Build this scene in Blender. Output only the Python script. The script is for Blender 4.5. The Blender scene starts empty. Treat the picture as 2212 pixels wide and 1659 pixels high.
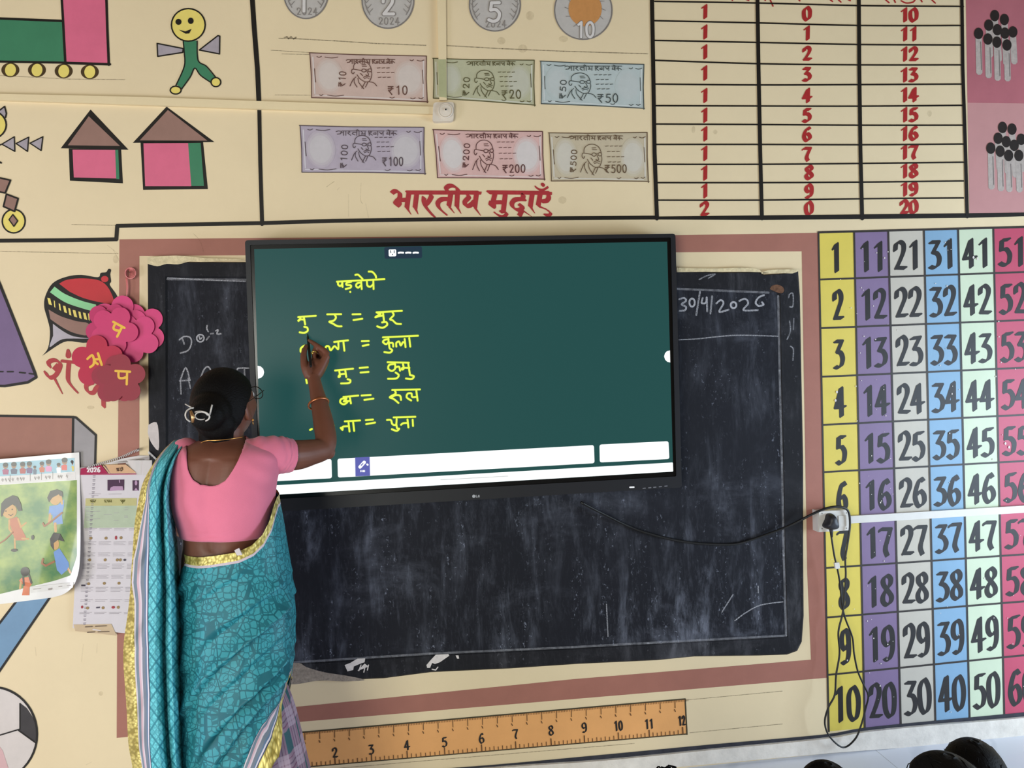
import bpy, math, random
import numpy as np
from mathutils import Vector, Matrix
from mathutils.geometry import tessellate_polygon
random.seed(7)
SC = bpy.context.scene
COL = SC.collection
# ------------------------------------------------------------------ camera
IW, IH, FPX = 2212, 1659, 1600.0
YAW, PITCH, ROLL = (math.radians(a) for a in (7.018, -1.027, 1.803))
CAM = Vector((0.0, -2.665, 1.48))
def _rot(yaw, pitch, roll):
    cy, sy, cp, sp, cr, sr = math.cos(yaw), math.sin(yaw), math.cos(pitch), math.sin(pitch), math.cos(roll), math.sin(roll)
    return (Matrix(((cy, sy, 0), (-sy, cy, 0), (0, 0, 1))) @ Matrix(((1, 0, 0), (0, cp, -sp), (0, sp, cp)))
            @ Matrix(((cr, 0, sr), (0, 1, 0), (-sr, 0, cr))))
RC = _rot(YAW, PITCH, ROLL)
cam = bpy.data.cameras.new('camera'); cam.lens = FPX / IW * 36.0; cam.sensor_width = 36.0; cam.clip_start = 0.05
camo = bpy.data.objects.new('camera', cam); COL.objects.link(camo)
rx, fw, up = (RC @ Vector(a) for a in ((1, 0, 0), (0, 1, 0), (0, 0, 1)))
camo.matrix_world = Matrix(((rx.x, up.x, -fw.x, CAM.x), (rx.y, up.y, -fw.y, CAM.y), (rx.z, up.z, -fw.z, CAM.z), (0, 0, 0, 1)))
SC.camera = camo
# ------------------------------------------------------------------ light and exposure
SC.view_settings.view_transform = 'Standard'; SC.view_settings.look = 'None'
SC.view_settings.exposure = 0.0; SC.view_settings.gamma = 1.0; SC.view_settings.use_curve_mapping = False
w = bpy.data.worlds.new('room_air'); SC.world = w; w.use_nodes = True
w.node_tree.nodes['Background'].inputs[0].default_value = (1.0, 0.70, 0.45, 1); w.node_tree.nodes['Background'].inputs[1].default_value = 0.10
def daylight(name, loc, aim, sx, sy, watt, col):
    l = bpy.data.lights.new(name, 'AREA'); l.shape = 'RECTANGLE'; l.size = sx; l.size_y = sy; l.energy = watt; l.color = col
    o = bpy.data.objects.new(name, l); COL.objects.link(o); o.location = loc
    o.rotation_euler = (Vector(aim) - Vector(loc)).to_track_quat('-Z', 'Y').to_euler()
    return o
daylight('daylight_left_window', (-3.6, -2.3, 0.62), (0.3, -0.2, 0.9), 1.2, 1.1, 50, (0.93, 0.95, 1.12))
daylight('daylight_right_window', (4.0, -1.7, 0.95), (0.6, 0, 0.5), 1.3, 1.2, 88, (0.80, 1.0, 1.22))
daylight('daylight_rear_window', (-1.8, -4.8, 1.2), (0.6, 0, 0.3), 1.8, 1.8, 124, (1.0, 1.02, 0.92))

# ------------------------------------------------------------------ helpers
def pt(px, py, y=0.0):
    """the point of the place that a photo pixel shows at depth y (the wall is y = 0)"""
    d = RC @ Vector(((px - IW / 2) / FPX, 1.0, -(py - IH / 2) / FPX))
    return CAM + d * ((y - CAM.y) / d.y)
def mpp(y): return (y - CAM.y) / FPX          # metres per pixel at depth y
def Z(x0, y0, s):
    return lambda *pts: [(x0 + x * s, y0 + y * s) for x, y in pts]
def L(k): return -0.0006 * k                 # paint layer k on the wall
def lin(c):
    return tuple(((v / 255.0) / 12.92 if v <= 10.3 else ((v / 255.0 + 0.055) / 1.055) ** 2.4) for v in c)
def smooth(p, n=6, closed=False):
    if len(p) < 3: return list(p)
    out = []; N = len(p)
    for i in range(N if closed else N - 1):
        a, b, c, d = (p[(i + k) % N] if closed else p[min(max(i + k, 0), N - 1)] for k in (-1, 0, 1, 2))
        for j in range(n):
            t = j / n
            out.append(tuple(0.5 * (2 * b[k] + (c[k] - a[k]) * t + (2 * a[k] - 5 * b[k] + 4 * c[k] - d[k]) * t * t + (3 * b[k] - a[k] - 3 * c[k] + d[k]) * t ** 3) for k in range(len(b))))
    if not closed: out.append(tuple(p[-1]))
    return out
def ell(cx, cy, rx_, ry_=None, n=28, a0=0, a1=360, rot=0):
    ry_ = rx_ if ry_ is None else ry_; o = []; cr, sr = math.cos(math.radians(rot)), math.sin(math.radians(rot))
    for i in range(n + (0 if abs(a1 - a0) >= 360 else 1)):
        a = math.radians(a0 + (a1 - a0) * i / n); x, y = rx_ * math.cos(a), ry_ * math.sin(a)
        o.append((cx + x * cr - y * sr, cy + x * sr + y * cr))
    return o
def hull(p):
    p = sorted(set(p))
    if len(p) < 3: return p
    def half(q):
        h = []
        for a in q:
            while len(h) > 1 and (h[-1][0] - h[-2][0]) * (a[1] - h[-2][1]) - (h[-1][1] - h[-2][1]) * (a[0] - h[-2][0]) <= 1e-9: h.pop()
            h.append(a)
        return h
    a, b = half(p), half(p[::-1]); return a[:-1] + b[:-1]
def rnib(w_, n=8): return [(w_ / 2 * math.cos(2 * math.pi * i / n + .4), w_ / 2 * math.sin(2 * math.pi * i / n + .4)) for i in range(n)]
def fnib(w_, ang, t):
    c, s = math.cos(math.radians(ang)), math.sin(math.radians(ang))
    return [(a * w_ / 2 * c - b * t / 2 * s, a * w_ / 2 * s + b * t / 2 * c) for a, b in ((-1, -1), (1, -1), (1, 1), (-1, 1))]
ORG = {}
def place(o, parent, loc):
    COL.objects.link(o)
    if parent is not None: o.parent = parent; o.location = Vector(loc) - ORG[parent.name]
    else: o.location = loc
    ORG[o.name] = Vector(loc)
class MB:
    def __init__(s, mp=None): s.v = []; s.f = []; s.uv = []; s.mp = mp or pt; s.k = 0
    def poly(s, pts, y):
        q = [s.mp(a, b, y) for a, b in pts]; n = len(s.v)
        tri = [q]; s.v += q
        if len(q) <= 4 and False: s.f.append(tuple(range(n, n + len(q))))
        else:
            for t in tessellate_polygon([[Vector((a, -b, 0)) for a, b in pts]]): s.f.append(tuple(n + i for i in t))
        return s
    def pen(s, pts, nib, y, taper=None):
        N = len(pts)
        if N == 1: pts = [pts[0], (pts[0][0] + .01, pts[0][1])]; N = 2
        for i in range(N - 1):
            sc = (1, 1) if taper is None else tuple(taper[0] + (taper[1] - taper[0]) * j / (N - 1) for j in (i, i + 1))
            h = hull([(pts[i][0] + a * sc[0], pts[i][1] + b * sc[0]) for a, b in nib] + [(pts[i + 1][0] + a * sc[1], pts[i + 1][1] + b * sc[1]) for a, b in nib])
            if len(h) < 3: continue
            s.k += 1; n = len(s.v); yy = y - 7e-6 * (s.k % 45)
            s.v += [s.mp(a, b, yy) for a, b in h]; s.f.append(tuple(range(n, n + len(h))))
        return s
    def line(s, pts, w_, y, sm=False, closed=False, taper=None):
        if sm: pts = smooth(pts, 5, closed)
        if closed: pts = list(pts) + [pts[0]]
        return s.pen(pts, rnib(w_), y, taper)
    def add(s, vs, fs):
        n = len(s.v); s.v += [Vector(v) for v in vs]; s.f += [tuple(n + i for i in f) for f in fs]; return s
    def box(s, a, b):
        x0, y0, z0 = a; x1, y1, z1 = b
        return s.add([(x0, y0, z0), (x1, y0, z0), (x1, y1, z0), (x0, y1, z0), (x0, y0, z1), (x1, y0, z1), (x1, y1, z1), (x0, y1, z1)],
                     [(0, 3, 2, 1), (4, 5, 6, 7), (0, 1, 5, 4), (1, 2, 6, 5), (2, 3, 7, 6), (3, 0, 4, 7)])
    def prism(s, pts, y0, y1):
        """pixel outline given real thickness: front face at y0 (nearer), back at y1"""
        f = [s.mp(a, b, y0) for a, b in pts]; n = len(s.v); N = len(f)
        g = [Vector((p.x, y1, p.z)) for p in f]
        s.v += f + g
        for t in tessellate_polygon([[Vector((a, -b, 0)) for a, b in pts]]):
            s.f.append(tuple(n + i for i in t)); s.f.append(tuple(n + N + i for i in t[::-1]))
        for i in range(N): j = (i + 1) % N; s.f.append((n + i, n + N + i, n + N + j, n + j))
        return s
    def grid(s, rows, closed=False, uv=None):
        n = len(s.v); R, C = len(rows), len(rows[0])
        for r in rows: s.v += [Vector(p) for p in r]
        for i in range(R - 1):
            for j in range(C if closed else C - 1):
                k = (j + 1) % C
                s.f.append((n + i * C + j, n + i * C + k, n + (i + 1) * C + k, n + (i + 1) * C + j))
        return s
    def tube(s, pts, rad, n=10, caps=True):
        pts = [Vector(p) for p in pts]; N = len(pts)
        if not hasattr(rad, '__len__'): rad = [rad] * N
        u = None; rows = []
        for i in range(N):
            t = (pts[min(i + 1, N - 1)] - pts[max(i - 1, 0)]).normalized()
            if u is None: u = t.orthogonal().normalized()
            u = (u - t * u.dot(t)); u = u.normalized() if u.length > 1e-6 else t.orthogonal().normalized()
            b = t.cross(u); r = rad[i]
            rows.append([pts[i] + (u * math.cos(2 * math.pi * j / n) + b * math.sin(2 * math.pi * j / n)) * r for j in range(n)])
        n0 = len(s.v); s.grid(rows, True)
        if caps:
            s.f.append(tuple(range(n0 + n - 1, n0 - 1, -1))); m = n0 + (N - 1) * n; s.f.append(tuple(range(m, m + n)))
        return s
    def ball(s, c, r, n=14, m=9, rot=None):
        c = Vector(c); r = r if hasattr(r, '__len__') else (r, r, r); rows = []
        for i in range(1, m):
            a = math.pi * i / m; row = []
            for j in range(n):
                p = Vector((r[0] * math.sin(a) * math.cos(2 * math.pi * j / n), r[1] * math.sin(a) * math.sin(2 * math.pi * j / n), r[2] * math.cos(a)))
                row.append(c + (rot @ p if rot else p))
            rows.append(row)
        n0 = len(s.v); s.grid(rows, True); T = Vector((0, 0, r[2])); T = rot @ T if rot else T
        s.v += [c + T, c - T]; t = len(s.v) - 2; l = n0 + (m - 2) * n
        for j in range(n):
            k = (j + 1) % n; s.f.append((t, n0 + k, n0 + j)); s.f.append((t + 1, l + j, l + k))
        return s
    def build(s, name, m, parent=None, sm=False, uv=None, mods=None):
        if parent is not None: o0 = ORG[parent.name]
        else:
            lo = [min(v[k] for v in s.v) for k in range(3)]; hi = [max(v[k] for v in s.v) for k in range(3)]
            o0 = Vector(((lo[0] + hi[0]) / 2, (lo[1] + hi[1]) / 2, lo[2]))
        me = bpy.data.meshes.new(name); me.from_pydata([tuple(Vector(v) - o0) for v in s.v], [], s.f); me.update()
        if uv is not None:
            ul = me.uv_layers.new(name='UVMap')
            for lp in me.loops: ul.data[lp.index].uv = uv[lp.vertex_index]
        if sm: me.polygons.foreach_set('use_smooth', [True] * len(me.polygons))
        if m is not None: me.materials.append(m)
        o = bpy.data.objects.new(name, me); place(o, parent, o0)
        return o
def tag(o, label, cat, group=None, kind=None):
    o['label'] = label; o['category'] = cat
    if group: o['group'] = group
    if kind: o['kind'] = kind
    return o
def thing(name, loc, label, cat, group=None):
    o = bpy.data.objects.new(name, None); o.empty_display_size = .05; place(o, None, Vector(loc)); return tag(o, label, cat, group)
def struct(o): o['kind'] = 'structure'; return o
# ------------------------------------------------------------------ materials
MC = {}
def nodes(name):
    m = bpy.data.materials.new(name); m.use_nodes = True; nt = m.node_tree; return m, nt, nt.nodes['Principled BSDF']
def paint(rgb, rough=.6, var=.06, scale=9.0, bump=0.0, spec=.3, bscale=120.0, coat=0.0, sheen=0.0):
    key = (tuple(rgb), rough, var, scale, bump, spec, coat, sheen)
    if key in MC: return MC[key]
    m, nt, b = nodes('paint_%d_%d_%d' % tuple(rgb)); N, K = nt.nodes, nt.links
    c = lin(rgb); b.inputs['Base Color'].default_value = (*c, 1); b.inputs['Roughness'].default_value = rough
    b.inputs['Specular IOR Level'].default_value = spec; b.inputs['Coat Weight'].default_value = coat; b.inputs['Coat Roughness'].default_value = .12
    b.inputs['Sheen Weight'].default_value = sheen
    tc = N.new('ShaderNodeTexCoord')
    if var:
        n = N.new('ShaderNodeTexNoise'); n.inputs['Scale'].default_value = scale; n.inputs['Detail'].default_value = 6; n.inputs['Roughness'].default_value = .65
        r = N.new('ShaderNodeValToRGB'); r.color_ramp.elements[0].position = .3; r.color_ramp.elements[1].position = .7
        r.color_ramp.elements[0].color = (*[v * (1 - var) for v in c], 1); r.color_ramp.elements[1].color = (*[min(1, v * (1 + var)) for v in c], 1)
        K.new(tc.outputs['Object'], n.inputs['Vector']); K.new(n.outputs['Fac'], r.inputs['Fac']); K.new(r.outputs['Color'], b.inputs['Base Color'])
    if bump:
        n2 = N.new('ShaderNodeTexNoise'); n2.inputs['Scale'].default_value = bscale; n2.inputs['Detail'].default_value = 4
        bm = N.new('ShaderNodeBump'); bm.inputs['Strength'].default_value = bump; bm.inputs['Distance'].default_value = .004
        K.new(tc.outputs['Object'], n2.inputs['Vector']); K.new(n2.outputs['Fac'], bm.inputs['Height']); K.new(bm.outputs['Normal'], b.inputs['Normal'])
    MC[key] = m; return m
def glow(rgb, s=1.0):
    key = ('glow', tuple(rgb), s)
    if key in MC: return MC[key]
    m, nt, b = nodes('screen_light_%d_%d_%d' % tuple(rgb)); b.inputs['Base Color'].default_value = (.004, .006, .006, 1); b.inputs['Roughness'].default_value = .35
    b.inputs['Specular IOR Level'].default_value = .12
    b.inputs['Emission Color'].default_value = (*lin(rgb), 1); b.inputs['Emission Strength'].default_value = s
    MC[key] = m; return m
def metal(rgb, rough=.35):
    key = ('metal', tuple(rgb), rough)
    if key in MC: return MC[key]
    m, nt, b = nodes('metal_%d_%d_%d' % tuple(rgb)); b.inputs['Base Color'].default_value = (*lin(rgb), 1); b.inputs['Metallic'].default_value = .85; b.inputs['Roughness'].default_value = rough
    MC[key] = m; return m
def chalk_mat(cover=.62, rgb=(205, 205, 212), scale=260):
    key = ('chalk', cover, rgb)
    if key in MC: return MC[key]
    m, nt, b = nodes('chalk'); N, K = nt.nodes, nt.links; b.inputs['Base Color'].default_value = (*lin(rgb), 1); b.inputs['Roughness'].default_value = .95; b.inputs['Specular IOR Level'].default_value = .05
    tc = N.new('ShaderNodeTexCoord'); n = N.new('ShaderNodeTexNoise'); n.inputs['Scale'].default_value = scale; n.inputs['Detail'].default_value = 3
    r = N.new('ShaderNodeValToRGB'); r.color_ramp.elements[0].position = .3; r.color_ramp.elements[0].color = (cover * .35,) * 3 + (1,); r.color_ramp.elements[1].position = .62; r.color_ramp.elements[1].color = (cover,) * 3 + (1,)
    K.new(tc.outputs['Object'], n.inputs['Vector']); K.new(n.outputs['Fac'], r.inputs['Fac']); K.new(r.outputs['Color'], b.inputs['Alpha'])
    MC[key] = m; return m
BLACK = (27, 22, 17)
INK = paint(BLACK, .55, .25, 14)
# ------------------------------------------------------------------ brush digits (unit box, y down)
DG = {'0': [[('c', 0), (.5, .0), (.16, .2), (.1, .5), (.2, .85), (.5, 1), (.8, .85), (.9, .5), (.82, .18)]],
 '1': [[(.3, .17), (.62, .0), (.6, 1)]],
 '2': [[('s', 0), (.14, .3), (.2, .08), (.5, .0), (.8, .1), (.82, .32), (.56, .62), (.2, .95)], [(.2, .95), (.92, .95)]],
 '3': [[(.14, .05), (.82, .05), (.36, .42)], [('s', 0), (.36, .42), (.7, .48), (.88, .68), (.72, .92), (.4, .99), (.08, .94)]],
 '4': [[(.62, 0), (.06, .68), (.98, .67)], [(.64, 0), (.62, 1)]],
 '5': [[(.86, .04), (.28, .05), (.22, .42)], [('s', 0), (.22, .42), (.6, .4), (.87, .6), (.76, .9), (.42, 1), (.08, .92)]],
 '6': [[('s', 0), (.82, .1), (.6, .0), (.28, .28), (.12, .65), (.28, .94), (.58, 1), (.87, .82), (.82, .57), (.52, .46), (.2, .62)]],
 '7': [[(.06, .1), (.14, .04), (.92, .04), (.52, .6)], [('s', 0), (.52, .6), (.46, .8), (.62, 1)]],
 '8': [[('c', 0), (.52, .0), (.22, .12), (.24, .3), (.52, .46), (.84, .68), (.82, .9), (.52, 1), (.2, .9), (.18, .68), (.5, .46), (.8, .3), (.82, .1)]],
 '9': [[('s', 0), (.82, .4), (.5, .56), (.18, .44), (.16, .18), (.42, .0), (.76, .08), (.86, .35), (.82, .75), (.55, .98), (.2, .94)]]}
def glyph(ch, jit=0.0):
    jit *= .6
    out = []
    for st in DG[ch]:
        md = None
        if isinstance(st[0][0], str): md, st = st[0][0], st[1:]
        st = [(a + random.uniform(-jit, jit), b + random.uniform(-jit, jit)) for a, b in st]
        out.append(smooth(st, 5, md == 'c') + ([] if md != 'c' else [st[0]]) if md else st)
    return out
def digits(mb, txt, fn, nib, y, gap=.12, jit=.02):
    """txt in unit box fn(u,v)->px ; single characters side by side"""
    n = len(txt); wd = 1.0 / n
    for i, ch in enumerate(txt):
        for st in glyph(ch, jit):
            mb.pen([fn((i + gap / 2 + a * (1 - gap)) * wd, b) for a, b in st], nib, y)
def boxfn(x0, y0, x1, y1, rot=0):
    cx, cy = (x0 + x1) / 2, (y0 + y1) / 2; c, s = math.cos(math.radians(rot)), math.sin(math.radians(rot)); W_, H_ = x1 - x0, y1 - y0
    def f(u, v):
        a, b = (u - .5) * W_, (v - .5) * H_; return (cx + a * c - b * s, cy + a * s + b * c)
    return f
RUPEE = [[(.05, .06), (.95, .06)], [(.05, .3), (.95, .3)], [(.1, .06), (.5, .06), (.68, .18), (.62, .42), (.4, .52), (.1, .52)], [(.15, .52), (.7, 1)]]
# ================================================================== the setting
WALL = paint((225, 205, 168), .75, .035, 2.2, .10, .2, 60)
wx0, wx1 = -3.5, 3.9
mb = MB(); mb.box((wx0, 0, pt(1790, 1627).z), (wx1, .15, 3.0)); struct(mb.build('wall_front', WALL))
m, nt, b = nodes('marble_floor'); N, K = nt.nodes, nt.links
tc = N.new('ShaderNodeTexCoord'); mp_ = N.new('ShaderNodeMapping'); mp_.inputs['Rotation'].default_value = (0, 0, .6)
wv = N.new('ShaderNodeTexWave'); wv.inputs['Scale'].default_value = 1.3; wv.inputs['Distortion'].default_value = 14; wv.inputs['Detail'].default_value = 5; wv.inputs['Detail Scale'].default_value = .7
r = N.new('ShaderNodeValToRGB'); r.color_ramp.elements[0].position = .0; r.color_ramp.elements[0].color = (*lin((214, 219, 230)), 1); r.color_ramp.elements[1].position = .1; r.color_ramp.elements[1].color = (*lin((228, 232, 242)), 1)
bk = N.new('ShaderNodeTexBrick'); bk.offset = 0; bk.inputs['Scale'].default_value = 1; bk.inputs['Brick Width'].default_value = 1.2; bk.inputs['Row Height'].default_value = 1.2; bk.inputs['Mortar Size'].default_value = .0012
bk.inputs['Mortar'].default_value = (*lin((168, 168, 170)), 1)
K.new(tc.outputs['Object'], mp_.inputs['Vector']); K.new(mp_.outputs['Vector'], wv.inputs['Vector']); K.new(tc.outputs['Object'], bk.inputs['Vector']); K.new(wv.outputs['Fac'], r.inputs['Fac']); K.new(r.outputs['Color'], bk.inputs['Color1']); K.new(r.outputs['Color'], bk.inputs['Color2']); K.new(bk.outputs['Color'], b.inputs['Base Color']); b.inputs['Roughness'].default_value = .3
FLZ = pt(1790, 1627).z
mb = MB(); mb.box((wx0, -5.8, FLZ - .1), (wx1 + .6, .15, FLZ)); struct(mb.build('floor', m))
ledge_top = [(-300, 1776), (600, 1697), (900, 1674), (1100, 1657), (1308, 1643), (1540, 1620), (1777, 1597), (1868, 1582), (2017, 1567), (2167, 1555), (2500, 1524)]
ledge_bot = [(2500, 1560), (2212, 1589), (2039, 1609), (1790, 1627), (1466, 1657), (1100, 1690), (600, 1735), (-300, 1815)]
mb = MB(); mb.prism(smooth(ledge_top, 4) + ledge_bot, -.014, 0); struct(mb.build('baseboard_front', paint((222, 214, 203), .9, .12, 16, .6, .1, 45)))
band = [(-300, 1764), (600, 1686), (880, 1666), (1080, 1651), (1308, 1630), (1540, 1608), (1777, 1587), (1868, 1572), (2017, 1557), (2167, 1543), (2500, 1512)]
mb = MB(); mb.poly(smooth(band, 4) + [(x, y + 3) for x, y in smooth(ledge_top, 4)[::-1]], L(4)); struct(mb.build('trim_1', paint((52, 52, 60), .6, .3, 30)))
# painted brown surround of the chalkboard
BROWN = paint((160, 106, 92), .6, .07, 7, .05)
mb = MB()
o_ = [(258, 517), (900, 511), (1470, 508), (1768, 503), (1779, 1000), (1788, 1464), (1240, 1510), (640, 1560), (252, 1594), (254, 1100)]
i_ = [(301, 553), (900, 549), (1465, 545), (1732, 543), (1744, 1240), (1752, 1425), (1240, 1467), (630, 1528), (299, 1556), (301, 900)]
mb.poly([o_[0], o_[1], o_[2], o_[3], i_[3], i_[2], i_[1], i_[0]], L(1)); mb.poly([o_[3], o_[4], o_[5], i_[5], i_[4], i_[3]], L(1))
mb.poly([o_[5], o_[6], o_[7], o_[8], i_[8], i_[7], i_[6], i_[5]], L(1)); mb.poly([o_[8], o_[9], o_[0], i_[0], i_[9], i_[8]], L(1))
struct(mb.build('trim_2', BROWN))
# black dividing lines painted between the murals
mb = MB()
mb.line([(544, -14), (549, 60), (556, 150), (559, 218)], 11, L(3)); struct(mb.build('trim_3', INK))
mb = MB(); mb.line([(560, 238), (562, 350), (566, 484)], 9, L(3)); struct(mb.build('trim_4', INK))
mb = MB(); mb.line([(-150, 521), (0, 520), (140, 519), (251, 517), (253, 488), (400, 485), (566, 482), (720, 477), (1000, 473), (1420, 470)], 9, L(3))
struct(mb.build('trim_5', INK))
mb = MB(); mb.line([(1420, 471), (1700, 468), (2000, 465), (2400, 460)], 7, L(3)); struct(mb.build('trim_6', INK))
# pencil rules and scuffs on the plaster
PENCIL = chalk_mat(.55, (96, 84, 66), 120)
z2 = Z(560, 0, .18083); z3 = Z(930, 0, .22152)
mb = MB()
for a in (z2((235, 458), (430, 462), (900, 488), (1400, 520), (1990, 542)), z3((160, 445), (700, 475), (1300, 500), (2120, 525))): mb.line(a, 2.2, L(2))
for a in (z2((140, 600), (600, 628)), z2((270, 645), (600, 650)), z2((190, 1135), (610, 1138)), [(1485, 1512), (1690, 1493)], [(1490, 1583), (1690, 1564)], [(655, 1666), (900, 1645), (1370, 1606)], [(0, 163), (150, 171), (270, 172)], [(0, 543), (255, 548)], [(155, 485), (250, 487)]): mb.line(a, 1.3, L(2))
for a in (z2((300, 450), (330, 440), (350, 462), (380, 440), (410, 465), (440, 445)),): mb.line(a, 3.2, L(2))
o = mb.build('pencil_rule', PENCIL); tag(o, 'thin dirty pencil rules drawn across the cream wall around the painted notes', 'pencil lines', kind='stuff')

STAIN = chalk_mat(.15, (140, 118, 74), 70)
mb = MB()
for x, y, a_, b_ in ((1145, 34, 9, 10), (1083, 88, 9, 8), (1129, 105, 10, 9), (1217, 84, 10, 7), (1215, 432, 9, 8), (250, 560, 6, 9), (196, 880, 8, 4), (218, 1498, 5, 5), (1545, 285, 5, 5), (1498, 280, 4, 8), (2008, 245, 5, 7)): mb.poly(ell(x, y, a_, b_, 14), L(2))
for p_ in ([(705, 404), (716, 396), (722, 392)], [(729, 410), (733, 405)], [(753, 420), (753, 468)], [(780, 395), (779, 430), (783, 440)], [(790, 440), (796, 470)], [(418, 505), (432, 520), (440, 545)], [(245, 540), (262, 572)], [(232, 530), (255, 548)], [(180, 1392), (176, 1430)], [(210, 1390), (209, 1410)], [(76, 1398), (78, 1416)], [(186, 1652), (198, 1646)]): mb.line(p_, 1.5, L(2), True)
o = mb.build('wall_stains', STAIN); tag(o, 'small brownish stains and scratches scattered over the cream wall', 'stains', kind='stuff')
# ================================================================== the chalkboard
def board_mat(name, base, dust, amt, sx=1.0):
    m, nt, b = nodes(name); N, K = nt.nodes, nt.links
    b.inputs['Roughness'].default_value = .7; b.inputs['Specular IOR Level'].default_value = .18
    tc = N.new('ShaderNodeTexCoord')
    def nz(scale, det, map_):
        mp = N.new('ShaderNodeMapping'); mp.inputs['Scale'].default_value = map_; n = N.new('ShaderNodeTexNoise'); n.inputs['Scale'].default_value = scale; n.inputs['Detail'].default_value = det; n.inputs['Roughness'].default_value = .7
        n.inputs['Distortion'].default_value = .35
        K.new(tc.outputs['Object'], mp.inputs['Vector']); K.new(mp.outputs['Vector'], n.inputs['Vector']); return n.outputs['Fac']
    def ramp(s, a, c_, v0, v1):
        r = N.new('ShaderNodeMapRange'); r.inputs[1].default_value = a; r.inputs[2].default_value = c_; r.inputs[3].default_value = v0; r.inputs[4].default_value = v1; r.interpolation_type = 'SMOOTHSTEP'
        K.new(s, r.inputs[0]); return r.outputs[0]
    def mul(a, c_):
        q = N.new('ShaderNodeMath'); q.operation = 'MULTIPLY'; K.new(a, q.inputs[0]); K.new(c_, q.inputs[1]); return q.outputs[0]
    def addn(a, c_):
        q = N.new('ShaderNodeMath'); q.operation = 'ADD'; q.use_clamp = True; K.new(a, q.inputs[0]); K.new(c_, q.inputs[1]); return q.outputs[0]
    wipes = ramp(nz(9, 12, (1.7, 1, .38)), .46, .82, 0, .8 * amt)       # eraser wipes, mostly up and down
    cloud = ramp(nz(2.0, 5, (1, 1, 1)), .34, .72, .1, 1)
    swirl = ramp(nz(3.2, 9, (.7, 1, 1.3)), .5, .78, 0, .5 * amt)
    crumbs = ramp(nz(95, 5, (1.0, 1, .7)), .585, .68, 0, .75 * amt)
    crumbz = ramp(nz(8, 5, (2.2, 1, .4)), .47, .64, 0, 1)
    fac = addn(addn(mul(wipes, cloud), mul(swirl, cloud)), mul(crumbs, crumbz)); fac = addn(fac, mul(ramp(nz(60, 6, (2.2, 1, .5)), .5, .8, 0, .22 * amt), cloud))
    sp = N.new('ShaderNodeSeparateXYZ'); K.new(tc.outputs['Object'], sp.inputs[0]); fac = mul(fac, ramp(sp.outputs[2], .15, 1.2, 1.35, .75))
    mx = N.new('ShaderNodeMixRGB'); mx.inputs[1].default_value = (*lin(base), 1); mx.inputs[2].default_value = (*lin(dust), 1)
    K.new(fac, mx.inputs[0]); K.new(mx.outputs[0], b.inputs['Base Color'])
    return m
BOARD = board_mat('chalkboard_slate', (26, 27, 34), (118, 122, 136), 1.1)
RIM = board_mat('chalkboard_rim', (27, 27, 31), (130, 130, 138), .5)
outer = [(319, 566), (560, 566), (1000, 575), (1462, 586), (1560, 588), (1640, 587), (1650, 593), (1700, 590), (1724, 584), (1728, 640), (1731, 800), (1735, 1000), (1735, 1200), (1736, 1330), (1732, 1386), (1722, 1406), (1700, 1414), (1640, 1416), (1500, 1418), (1420, 1426), (1250, 1434), (1100, 1444), (930, 1452), (830, 1465), (760, 1468), (600, 1474), (330, 1482), (324, 1200), (321, 900)]
inner = [(362, 600), (700, 603), (1465, 622), (1680, 632), (1683, 800), (1688, 1000), (1692, 1200), (1698, 1374), (1400, 1390), (1236, 1399), (929, 1413), (618, 1433), (366, 1444), (363, 1000)]
cb = thing('chalkboard', pt(1030, 1480), 'wide worn black chalkboard with raised rim set in the wall, behind the display', 'chalkboard')
mb = MB(); mb.poly(inner, -.006); mb.build('board_surface', BOARD, cb)
mb = MB()   # rim: the strip between outline and inner panel, standing 12 mm proud
def ring(mb, A, B, ya, yb, n=160):
    def res(P):
        d = [0]; Q = P + [P[0]]
        for i in range(len(P)): d.append(d[-1] + math.dist(Q[i], Q[i + 1]))
        return Q, d
    def at(P, ang, c):
        best = None
        Q = P + [P[0]]; dx, dy = math.cos(ang), math.sin(ang)
        for i in range(len(P)):
            (x0, y0), (x1, y1) = Q[i], Q[i + 1]; ex, ey = x1 - x0, y1 - y0; den = dx * ey - dy * ex
            if abs(den) < 1e-9: continue
            t = ((x0 - c[0]) * ey - (y0 - c[1]) * ex) / den; u = ((x0 - c[0]) * dy - (y0 - c[1]) * dx) / den
            if t > 0 and -1e-6 <= u <= 1 + 1e-6: best = t if best is None else max(best, t)
        return (c[0] + dx * best, c[1] + dy * best)
    c = (1030, 1010); angs = sorted(set([round(math.atan2(y - c[1], x - c[0]), 5) for x, y in A + B] + [2 * math.pi * i / n - math.pi for i in range(n)]))
    rows = [[], [], [], []]
    for a in angs:
        p, q = at(A, a, c), at(B, a, c); q2 = (q[0] + (p[0] - q[0]) * .12, q[1] + (p[1] - q[1]) * .12)
        p1 = (p[0] - (p[0] - q[0]) * .05, p[1] - (p[1] - q[1]) * .05)
        rows[0].append(pt(*p, -.0008)); rows[1].append(pt(*p1, ya)); rows[2].append(pt(*q2, ya)); rows[3].append(pt(*q, yb))
    mb.grid(rows, True)
ring(mb, outer, inner, -.012, -.006)
mb.build('rim', RIM, cb)
CH = chalk_mat(.46); CHF = chalk_mat(.25, scale=60)
z15 = Z(1400, 480, .18083); z23 = Z(380, 700, .16275); z22 = Z(1240, 1000, .28029); z27 = Z(560, 1040, .30741); z7 = Z(0, 500, .25316)
def chalkline(name, strokes, w_, mat_, y=-.0075, sm=True):
    mb = MB()
    for s_ in strokes: mb.line(s_, w_, y, sm)
    return mb.build(name, mat_, cb)
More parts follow.
